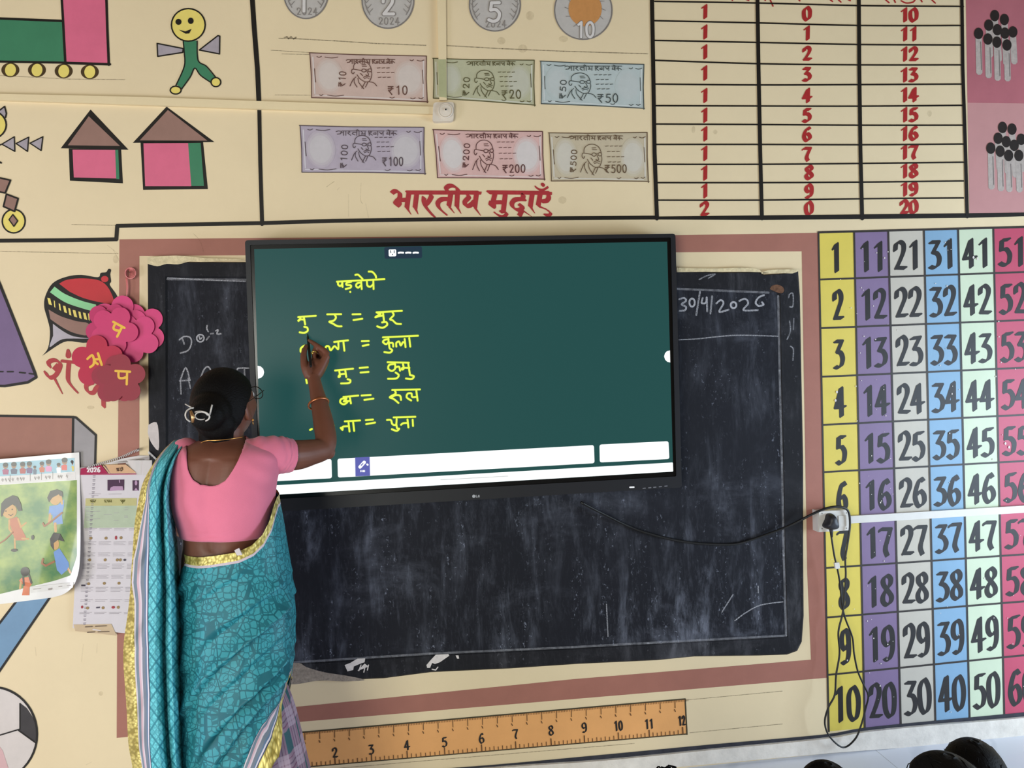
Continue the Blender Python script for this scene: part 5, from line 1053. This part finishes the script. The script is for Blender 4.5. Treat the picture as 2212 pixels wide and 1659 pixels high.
def sleeve(seq, fold):
    mb = MB(); P_, R_ = spts(seq, 8); N_ = len(P_); u = None; rows = []
    for i in range(N_):
        t = (P_[min(i + 1, N_ - 1)] - P_[max(i - 1, 0)]).normalized(); u = (t.orthogonal() if u is None else u - t * u.dot(t)).normalized(); b_ = t.cross(u); row = []
        for j in range(40):
            a = 2 * math.pi * j / 40; e_ = u * math.cos(a) + b_ * math.sin(a)
            f_ = fold * math.sin(i * .9 + 1.6 * math.sin(a) + e_.z * 1.5) * (1 - i / N_) * (.4 + max(0, e_.z)) + .0007 * math.sin(7 * a + i)
            row.append(P_[i] + e_ * (R_[i] + f_))
        rows.append(row)
    for d in (.997, .975): rows.append([P_[-1] + (p - P_[-1]) * d - (P_[-1] - P_[-2]).normalized() * .002 for p in rows[N_ - 1]])
    mb.grid(rows, True); return mb
sl = sleeve([(528, 992, -.50, .040), (548, 987, -.496, .0535), (575, 984, -.487, .0555), (600, 983, -.466, .0545), (612, 983.5, -.455, .0525), (628, 984, -.442, .0490)], .0022).build('sleeve', BLOUSE, bl_, True)
sl2 = sleeve([(420, 985, -.50, .040), (402, 985, -.497, .050), (392, 1010, -.480, .0505), (387, 1050, -.46, .047)], .0018).build('sleeve', BLOUSE, bl_, True)
# ---- sari
def sari_mat(name, base, line, kind):
    m, nt, b = nodes(name); N, K = nt.nodes, nt.links; b.inputs['Roughness'].default_value = .55; b.inputs['Specular IOR Level'].default_value = .35; uv = N.new('ShaderNodeUVMap'); uv.uv_map = 'UVMap'
    def mth(op, a, c_=None):
        q = N.new('ShaderNodeMath'); q.operation = op
        for k_, s_ in enumerate((a, c_)):
            if s_ is None: continue
            if isinstance(s_, (int, float)): q.inputs[k_].default_value = s_
            else: K.new(s_, q.inputs[k_])
        return q.outputs[0]
    def vor(feat, sc, rnd):
        v = N.new('ShaderNodeTexVoronoi'); v.feature = feat; v.inputs['Scale'].default_value = sc; v.inputs['Randomness'].default_value = rnd
        if 'Smoothness' in v.inputs: v.inputs['Smoothness'].default_value = .2
        K.new(uv.outputs['UV'], v.inputs['Vector']); return v.outputs['Distance']
    if kind == 'floral':
        d = vor('F1', 21, .6); ring = mth('SINE', mth('MULTIPLY', d, 38)); e_ = mth('LESS_THAN', vor('DISTANCE_TO_EDGE', 21, .6), .035)
        p2 = mth('LESS_THAN', vor('DISTANCE_TO_EDGE', 62, .6), .08)
        f_ = mth('MAXIMUM', mth('MULTIPLY', mth('MULTIPLY', mth('GREATER_THAN', ring, .8), mth('LESS_THAN', d, .42)), .72), mth('MAXIMUM', mth('MULTIPLY', e_, .9), mth('MULTIPLY', p2, .75)))
    else:
        sp = N.new('ShaderNodeSeparateXYZ'); K.new(uv.outputs['UV'], sp.inputs[0])
        x = mth('MULTIPLY', sp.outputs[0], 17); z = mth('MULTIPLY', sp.outputs[1], 12)
        def diag(lo, hi, k_):
            o_ = None
            for q_ in (mth('ADD', x, z), mth('SUBTRACT', x, z)):
                g = mth('FRACT', q_); g = mth('MULTIPLY', mth('GREATER_THAN', g, lo), mth('LESS_THAN', g, hi)); o_ = g if o_ is None else mth('MAXIMUM', o_, g)
            return mth('MULTIPLY', o_, k_)
        f_ = mth('MAXIMUM', diag(.0, .11, .85), mth('MAXIMUM', diag(.3, .37, .55), diag(.62, .7, .6)))
        f_ = mth('MAXIMUM', f_, mth('MULTIPLY', mth('GREATER_THAN', vor('F1', 110, .8), .56), .35))
    mx = N.new('ShaderNodeMixRGB'); mx.inputs[1].default_value = (*lin(base), 1); mx.inputs[2].default_value = (*lin(line), 1); K.new(f_, mx.inputs[0]); K.new(mx.outputs[0], b.inputs['Base Color'])
    nz = N.new('ShaderNodeTexNoise'); nz.inputs['Scale'].default_value = 30; K.new(uv.outputs['UV'], nz.inputs['Vector']); bm = N.new('ShaderNodeBump'); bm.inputs['Strength'].default_value = .25; bm.inputs['Distance'].default_value = .004; K.new(nz.outputs['Fac'], bm.inputs['Height']); K.new(bm.outputs['Normal'], b.inputs['Normal'])
    return m
TEAL = sari_mat('sari_teal_floral', (58, 150, 162), (24, 94, 106), 'floral'); TEAL2 = sari_mat('sari_teal_lattice', (104, 198, 208), (30, 116, 132), 'lattice')
def ramp_mat(name, stops, axis=0, rough=.6):
    m, nt, b = nodes(name); N, K = nt.nodes, nt.links; b.inputs['Roughness'].default_value = rough; uv = N.new('ShaderNodeUVMap'); uv.uv_map = 'UVMap'; sp = N.new('ShaderNodeSeparateXYZ'); K.new(uv.outputs['UV'], sp.inputs[0])
    r = N.new('ShaderNodeValToRGB'); r.color_ramp.interpolation = 'CONSTANT'; el = r.color_ramp.elements
    while len(el) < len(stops): el.new(.5)
    for e_, (p, c_) in zip(sorted(el, key=lambda q: q.position), stops): pass
    for i, (p, c_) in enumerate(stops): el[i].position = p
    for i, (p, c_) in enumerate(stops): el[i].color = (*lin(c_), 1)
    K.new(sp.outputs[axis], r.inputs[0]); K.new(r.outputs[0], b.inputs['Base Color']); return m
STRIPE = ramp_mat('sari_stripes', [(0, (206, 196, 204)), (.1, (112, 128, 142)), (.3, (204, 168, 180)), (.42, (212, 196, 206)), (.52, (112, 122, 136)), (.74, (92, 116, 146)), (.84, (214, 206, 218)), (.93, (52, 64, 92))])
m, nt, b = nodes('gold_zari'); N, K = nt.nodes, nt.links; b.inputs['Metallic'].default_value = .3; b.inputs['Roughness'].default_value = .42
uv = N.new('ShaderNodeUVMap'); uv.uv_map = 'UVMap'; v = N.new('ShaderNodeTexVoronoi'); v.inputs['Scale'].default_value = 120; r = N.new('ShaderNodeValToRGB'); r.color_ramp.elements[0].position = .25; r.color_ramp.elements[0].color = (*lin((226, 208, 124)), 1); r.color_ramp.elements[1].position = .75; r.color_ramp.elements[1].color = (*lin((156, 138, 62)), 1)
bm = N.new('ShaderNodeBump'); bm.inputs['Strength'].default_value = .6; bm.inputs['Distance'].default_value = .003
K.new(uv.outputs['UV'], v.inputs['Vector']); K.new(v.outputs['Distance'], r.inputs[0]); K.new(r.outputs[0], b.inputs['Base Color']); K.new(v.outputs['Distance'], bm.inputs['Height']); K.new(bm.outputs['Normal'], b.inputs['Normal']); ZARI = m
WT = densify([(930, 440, 535, -.49, .075), (960, 402, 575, -.497, .092), (985, 372, 600, -.50, .112), (1040, 368, 598, -.50, .126), (1075, 372, 598, -.50, .130), (1120, 382, 607, -.50, .124), (1180, 401, 617, -.50, .118), (1230, 397, 625, -.50, .124), (1290, 395, 631, -.50, .134), (1345, 396, 634, -.50, .140), (1430, 394, 628, -.50, .146), (1500, 390, 624, -.50, .150), (1584, 388, 642, -.50, .156), (1659, 386, 664, -.50, .162), (1760, 382, 690, -.50, .17), (1900, 378, 716, -.50, .18)])
TOPX = [(380, 1188), (392, 1186), (428, 1184), (473, 1177), (514, 1171), (544, 1159), (565, 1141), (579, 1118), (587, 1090), (596, 1072)]
BOTX = [(300, 1888), (400, 1880), (480, 1800), (530, 1700), (555, 1648), (586, 1584), (602, 1512), (612, 1470), (640, 1430)]
def fi(tab, x): return float(np.interp(x, [p[0] for p in tab], [p[1] for p in tab]))
def fold(py, s_):
    ph = (py + s_ * (75 + max(0, py - 1230) * .34) + 9 * math.sin(py * .021 + s_ * 2)) / 66.0
    ph += .13 * math.sin(ph * 2.1 + s_); fr = ph % 1.0; a = (fr / .8) ** 1.4 if fr < .8 else .5 + .5 * math.cos(math.pi * (fr - .8) / .2); a *= .6 + .4 * math.sin(math.floor(ph) * 2.3); w_ = max(0, min(1, (py - 1190) / 60)) * (1 if py < 1560 else max(.3, 1 - (py - 1560) / 150)) * (.35 + .65 * max(0, min(1, (s_ + .6) / 1.0)))
    f2 = .5 + .5 * math.sin(2 * math.pi * (py * .006 + s_ * 5.0)); 
    return .038 * a * w_ + .004 * f2 * max(0, s_ - .55) * 2
NC = 150; wcols = []
for j in range(NC + 1):
    th_ = -math.pi + 2 * math.pi * j / NC; s_ = math.sin(th_); back = math.cos(th_) > 0
    if back:
        py = 1200.0
        for _ in range(30): py = .5 * py + .5 * fi(TOPX, pxof(sect(WT, py, th_))[0])
        tp = py
    else:
        if s_ > 0: tp = 1072 - 50 * (1 - s_)
        else: k_ = max(0, min(1, (abs(math.degrees(th_)) - 90) / 25)); tp = 1186 * (1 - k_) + (1022 - 60 * (-s_)) * k_
    py = 1440.0
    if not back and s_ > 0: bt = 1470 + 330 * (1 - s_)
    elif back:
        while py < 1890 and py < fi(BOTX, pxof(sect(WT, py, th_))[0]): py += 1
        bt = py
    else: bt = 1888
    wcols.append((th_, tp, bt))
def bw(th_): return min(1, .12 + (1 - math.sin(th_)) / .45) if math.cos(th_) > 0 else .12
def wrap_part(fa, fb_, n, ex=0.0):
    rows, uvs = [], []
    for i in range(n + 1):
        row = []
        for th_, tp, bt in wcols:
            a, b_ = fa(tp, bt, bw(th_)), fb_(tp, bt, bw(th_)); py = a + (b_ - a) * i / n; s_ = math.sin(th_)
            e_ = ex + (fold(py, s_) * (1 - .8 * max(0, min(1, (abs(s_) - .86) / .12))) if math.cos(th_) > -.2 else .002)
            p = sect(WT, py, th_, e_ + .001 * (1 + math.sin(th_ * 23 + py * .02)) * max(0, min(1, (py - 1200) / 100)), 2.2)
            if p.z < FLZ + .012: p.z = FLZ + .012
            row.append(p); uvs.append((th_ * .17, p.z) if ex == 0 else (i / n, th_ * .17))
        rows.append(row)
    mb = MB(); mb.grid(rows); return mb, uvs
mb, uv_ = wrap_part(lambda t, b_, k: t + 8, lambda t, b_, k: b_ - 81 * k, 180); sari = mb.build('sari', TEAL, te, True, uv_); q = sari.modifiers.new('cloth', 'SOLIDIFY'); q.thickness = .0016; q.offset = -1
mb, uv_ = wrap_part(lambda t, b_, k: t, lambda t, b_, k: t + 17, 4, .0025); uv_ = [(v_, u * 1.0) for u, v_ in uv_]; mb.build('gold_border', ZARI, sari, True, [(a * 1.0, b_ * .02) for a, b_ in uv_])
mb, uv_ = wrap_part(lambda t, b_, k: t + 16, lambda t, b_, k: t + 22, 2, .002); mb.build('white_edging', paint((206, 190, 200), .7, .05, 30), sari, True)
mb, uv_ = wrap_part(lambda t, b_, k: b_ - 38 * k, lambda t, b_, k: b_, 6, .003); mb.build('gold_border', ZARI, sari, True, [(b_, a * .03) for a, b_ in uv_])
mb, uv_ = wrap_part(lambda t, b_, k: b_ - 82 * k, lambda t, b_, k: b_ - 38 * k, 12, .0028); mb.build('striped_border', STRIPE, sari, True, uv_)
mb = MB(); mb.prism([(506, 1189), (516, 1184), (523, 1199), (512, 1200)], -.633, -.629); mb.build('cloth_tag', paint((206, 196, 198), .8, .04, 30), sari)['label'] = 'small white tag'
# checked inner fold that shows under the hem of the wrap
m, nt, b = nodes('plaid_cloth'); N, K = nt.nodes, nt.links; b.inputs['Roughness'].default_value = .7; uv = N.new('ShaderNodeUVMap'); uv.uv_map = 'UVMap'; sp = N.new('ShaderNodeSeparateXYZ'); K.new(uv.outputs['UV'], sp.inputs[0])
def band(ax, k_):
    a = N.new('ShaderNodeMath'); a.operation = 'MULTIPLY'; a.inputs[1].default_value = k_; K.new(sp.outputs[ax], a.inputs[0]); f_ = N.new('ShaderNodeMath'); f_.operation = 'FRACT'; K.new(a.outputs[0], f_.inputs[0])
    r = N.new('ShaderNodeValToRGB'); r.color_ramp.interpolation = 'CONSTANT'; el = r.color_ramp.elements
    st = [(0, 0), (.52, .8), (.62, .45), (.66, .85), (.74, .3), (.78, .85), (.88, .5), (.91, .8)]
    while len(el) < len(st): el.new(.5)
    for i, s_ in enumerate(st): el[i].position = s_[0]
    for i, s_ in enumerate(st): el[i].color = (s_[1],) * 3 + (1,)
    K.new(f_.outputs[0], r.inputs[0]); return r.outputs[0]
ad = N.new('ShaderNodeMath'); ad.operation = 'ADD'; K.new(band(0, 12), ad.inputs[0]); K.new(band(1, 9), ad.inputs[1])
r = N.new('ShaderNodeValToRGB'); el = r.color_ramp.elements; el[0].color = (*lin((46, 96, 104)), 1); el[1].position = .85; el[1].color = (*lin((178, 156, 172)), 1); e_ = el.new(.28); e_.color = (*lin((128, 78, 110)), 1); e_ = el.new(.5); e_.color = (*lin((150, 126, 142)), 1)
hf = N.new('ShaderNodeMath'); hf.operation = 'MULTIPLY'; hf.inputs[1].default_value = .6; K.new(ad.outputs[0], hf.inputs[0]); K.new(hf.outputs[0], r.inputs[0]); K.new(r.outputs[0], b.inputs['Base Color']); PLAID = m
PT = densify([(1430, 430, 604, -.50, .10), (1470, 425, 610, -.50, .115), (1530, 420, 632, -.50, .128), (1659, 412, 664, -.50, .140), (1780, 405, 692, -.50, .152), (1900, 400, 705, -.50, .165)])
rows, uvs = [], []
for i in range(41):
    py = 1432 + (1890 - 1432) * i / 40; row = []
    for j in range(101):
        th_ = 2 * math.pi * j / 100; p = sect(PT, py, th_, .004 * math.sin(th_ * 14) * min(1, i / 10), 2.2); p.z = max(p.z, FLZ + .01); row.append(p); uvs.append((th_ * .17, p.z))
    rows.append(row)
mb = MB(); mb.grid(rows); mb.build('sari_pleats', PLAID, te, True, uvs)
# the loose end thrown over her left shoulder
PR_ = densify([(975, 392, 420, -.400, 0), (958, 385, 414, -.435, 0), (950, 379, 409, -.475, 0), (954, 372, 405, -.510, .1), (974, 352, 396, -.555, .3), (1000, 333, 384, -.588, .5), (1040, 310, 375, -.612, .8), (1080, 298, 374, -.622, 1), (1130, 290, 379, -.628, 1), (1190, 288, 385, -.632, 1), (1250, 283, 389, -.636, 1), (1330, 274, 394, -.642, 1), (1400, 268, 397, -.648, 1), (1500, 270, 399, -.655, 1), (1600, 278, 403, -.662, 1), (1659, 287, 406, -.666, 1), (1780, 300, 412, -.672, 1)], 9)
def pleat(u):
    k_ = np.interp(u, [0, .12, .3, .42, .52, .60, .67, .74, .80, .87, .94, 1.0], [.030, .006, .004, -.004, -.012, -.004, .026, .000, -.012, .014, .045, .070]); return float(k_)
def gw(py): return float(np.interp(py, [950, 1000, 1030, 1080, 1130, 1180, 1210, 1260, 1300, 1400, 1500, 1780], [.02, .05, .16, .20, .15, .08, .03, .02, .10, .19, .18, .17]))
def sw(py): return float(np.interp(py, [950, 1000, 1080, 1130, 1250, 1330, 1400, 1500, 1659, 1780], [.06, .16, .33, .36, .36, .38, .42, .42, .34, .32]))
def pallu_part(fa, fb_, n, ex, real=True):
    rows, uvs = [], []
    for py, Lx, Rx, y, g in PR_:
        row = []
        for j in range(n + 1):
            a, b_ = fa(py), fb_(py); u = a + (b_ - a) * j / n
            wob = .0035 * math.sin(py * .035 + u * 9) + .002 * math.sin(py * .08 + u * 17)
            yy = y + (1.5 * pleat(u) + wob) * g - ex; row.append(pt(Lx + (Rx - Lx) * u + 1.6 * math.sin(py * .03) * (1 if u < .3 else .3) * g, py, yy)); uvs.append((u * .17, py * .00137) if real else (j / n, py * .00137))
        rows.append(row)
    mb = MB(); mb.grid(rows); return mb, uvs
mb, uv_ = pallu_part(lambda p: sw(p) - .02, lambda p: 1.0, 60, 0); pal = mb.build('pallu', TEAL2, te, True, uv_); q = pal.modifiers.new('cloth', 'SOLIDIFY'); q.thickness = .0014; q.offset = 1; pal['label'] = 'loose sari end over the left shoulder'
mb, uv_ = pallu_part(gw, sw, 24, .0006, False); mb.build('striped_border', STRIPE, pal, True, uv_)
mb, uv_ = pallu_part(lambda p: 0, gw, 8, .0008); mb.build('gold_border', ZARI, pal, True, uv_)
# ---- stylus
a_, b2 = pt(664.3, 721.5, -.0872), pt(671.5, 792, -.222); mb = MB(); mb.tube([a_, a_ + (b2 - a_) * .05, a_ + (b2 - a_) * .12, a_ + (b2 - a_) * .98, b2], [.0012, .0022, .0042, .0042, .0034], 14)
tag(mb.build('stylus', paint((22, 22, 24), .4, .05, 30), None, True), 'black stylus in the writing woman\'s right hand, its point on the screen', 'stylus')

# ================================================================== children sitting in front
def child(px, py, y, r_px, yaw, shirt, label, curly=False, sc=1.0):
    C = pt(px, py, y); k_ = r_px * mpp(y) / .085; R = Matrix.Rotation(math.radians(yaw), 3, 'Z')
    t = thing('person', (C.x, C.y, FLZ), label, 'person', None); f = lambda a, b_, c_: C + R @ (Vector((a, b_, c_)) * k_)
    mb = MB(); head_mesh(mb, C, R, k_, None, 40, 28)
    for sd in (-1, 1): mb.ball(f(sd * .076, -.004, -.012), (.008 * k_, .016 * k_, .026 * k_), 10, 7, R)
    mb.tube([f(0, -.012, -.07), f(0, -.02, -.13), f(0, -.02, -.17)], [.045 * k_, .04 * k_, .05 * k_], 14)
    tz = C.z - .17 * k_; base = FLZ + .04
    rows = [[Vector((C.x, C.y, z)) + R @ Vector((a * math.sin(2 * math.pi * j / 28), -.02 - b_ * math.cos(2 * math.pi * j / 28), 0)) for j in range(28)] for z, a, b_ in ((tz + .02, .05, .045), (tz - .01, .10, .06), (tz - .05, .125, .075), (tz - .16, .115, .08), ((tz + base) / 2, .105, .08), (base + .08, .12, .10), (base, .13, .11))]
    closed_grid(mb, rows)
    for sd in (-1, 1):
        s0 = Vector((C.x, C.y - 0, tz - .05)) + R @ Vector((sd * .115, -.02, 0)); el_ = s0 + R @ Vector((sd * .05, .03, -.17)); wr = el_ + R @ Vector((-sd * .08, .14, -.02))
        mb.tube([s0, (s0 + el_) / 2, el_, (el_ + wr) / 2, wr], [.036, .032, .027, .024, .018], 12); mb.ball(wr + R @ Vector((0, .03, 0)), (.024, .03, .014), 10, 7, R)
        for i in range(4): p0 = wr + R @ Vector((-.018 + .012 * i, .05, 0)); mb.tube([p0, p0 + R @ Vector((0, .022, -.002)), p0 + R @ Vector((0, .038, -.012))], [.0065, .006, .005], 8)
        p0 = wr + R @ Vector((-sd * .022, .02, 0)); mb.tube([p0, p0 + R @ Vector((-sd * .014, .02, -.002)), p0 + R @ Vector((-sd * .014, .036, -.008))], [.008, .007, .006], 8)
        kn = Vector((C.x, C.y, FLZ + .085)) + R @ Vector((sd * .15, .10, 0)); hp = Vector((C.x, C.y, FLZ + .10)) + R @ Vector((sd * .07, -.02, 0)); an = Vector((C.x, C.y, FLZ + .05)) + R @ Vector((-sd * .04, .13, 0))
        mb.tube([hp, (hp + kn) / 2, kn, (kn + an) / 2, an], [.075, .065, .05, .045, .032], 12); mb.ball(an + R @ Vector((-sd * .05, .01, -.01)), (.07, .03, .026), 10, 7, R)
    bd_ = mb.build('body', SKIN, t, True); remesh(bd_, .006, 2)
    mb = MB(); fn = lambda d: head_r(d) * 1.0 + (-.014 + .026 * max(0., min(1., (d.z - float(np.interp(d.y, [-.9, -.55, -.2, .1, .5, .95], [-.8, -.6, -.2, .1, .4, .55]))) / .12)))
    head_mesh(mb, C, R, k_, fn, 48, 32)
    if curly:
        rr = random.Random(5)
        for i in range(260):
            d = Vector((rr.gauss(0, 1), rr.gauss(0, 1) - .3, abs(rr.gauss(0, 1)))).normalized(); p0 = C + R @ (d * (head_r(d) + .010) * k_); q_ = [p0 + Vector((rr.uniform(-.012, .012), rr.uniform(-.012, .012), rr.uniform(-.004, .012))) for _ in range(4)]
            mb.tube(smooth([tuple(v_) for v_ in q_], 3), .0022, 5)
    else:
        rr = random.Random(int(px)); mb.ball(f(0, -.075, -.03), (.052 * k_, .04 * k_, .055 * k_), 14, 9, R)
        for i in range(60):   # stray strands
            d = Vector((rr.gauss(0, 1), rr.gauss(0, 1) - .4, abs(rr.gauss(0, 1)) + .1)).normalized(); e2 = (d + Vector((rr.uniform(-.25, .25), -.25, rr.uniform(-.3, .05)))).normalized(); p0, p1 = C + R @ (d * (head_r(d) + .0108) * k_), C + R @ (e2 * (head_r(e2) + .0118) * k_); mb.tube([p0, (p0 + p1) / 2 + R @ (d * .003), p1], .0009, 5)
    mb.build('hair', HAIR, t, True)
    rows2 = [[Vector((C.x, C.y, z)) + R @ Vector((a * math.sin(2 * math.pi * j / 32), -.02 - b_ * math.cos(2 * math.pi * j / 32), 0)) for j in range(32)] for z, a, b_ in ((tz + .012, .062, .056), (tz - .008, .108, .068), (tz - .05, .132, .083), (tz - .16, .122, .088), ((tz + base) / 2, .112, .088), (base + .07, .128, .108))]
    mb = MB(); mb.grid(rows2, True); sh_ = mb.build('shirt', paint(shirt, .8, .05, 20), t, True)
    for sd in (-1, 1):
        s0 = Vector((C.x, C.y, tz - .05)) + R @ Vector((sd * .10, -.02, 0)); el_ = s0 + R @ Vector((sd * .045, .022, -.12)); mb = MB(); mb.tube([s0, (s0 + el_) / 2, el_], [.044, .043, .042], 14, False); mb.build('sleeve', paint(shirt, .8, .05, 20), sh_, True)
    return t
child(2107, 1690, -.74, 73, -20, (196, 202, 214), 'child with side-lit black hair at the lower right corner')
child(2052, 1742, -1.42, 90, 10, (198, 200, 210), 'child with black hair nearest the camera, low at the right')
child(1791, 1732, -.86, 66, 5, (194, 198, 208), 'child whose dark crown just shows below the hanging cable loop')
child(1443, 1762, -.95, 70, 0, (196, 200, 208), 'child with curly black hair, crown barely showing under the ruler', True)
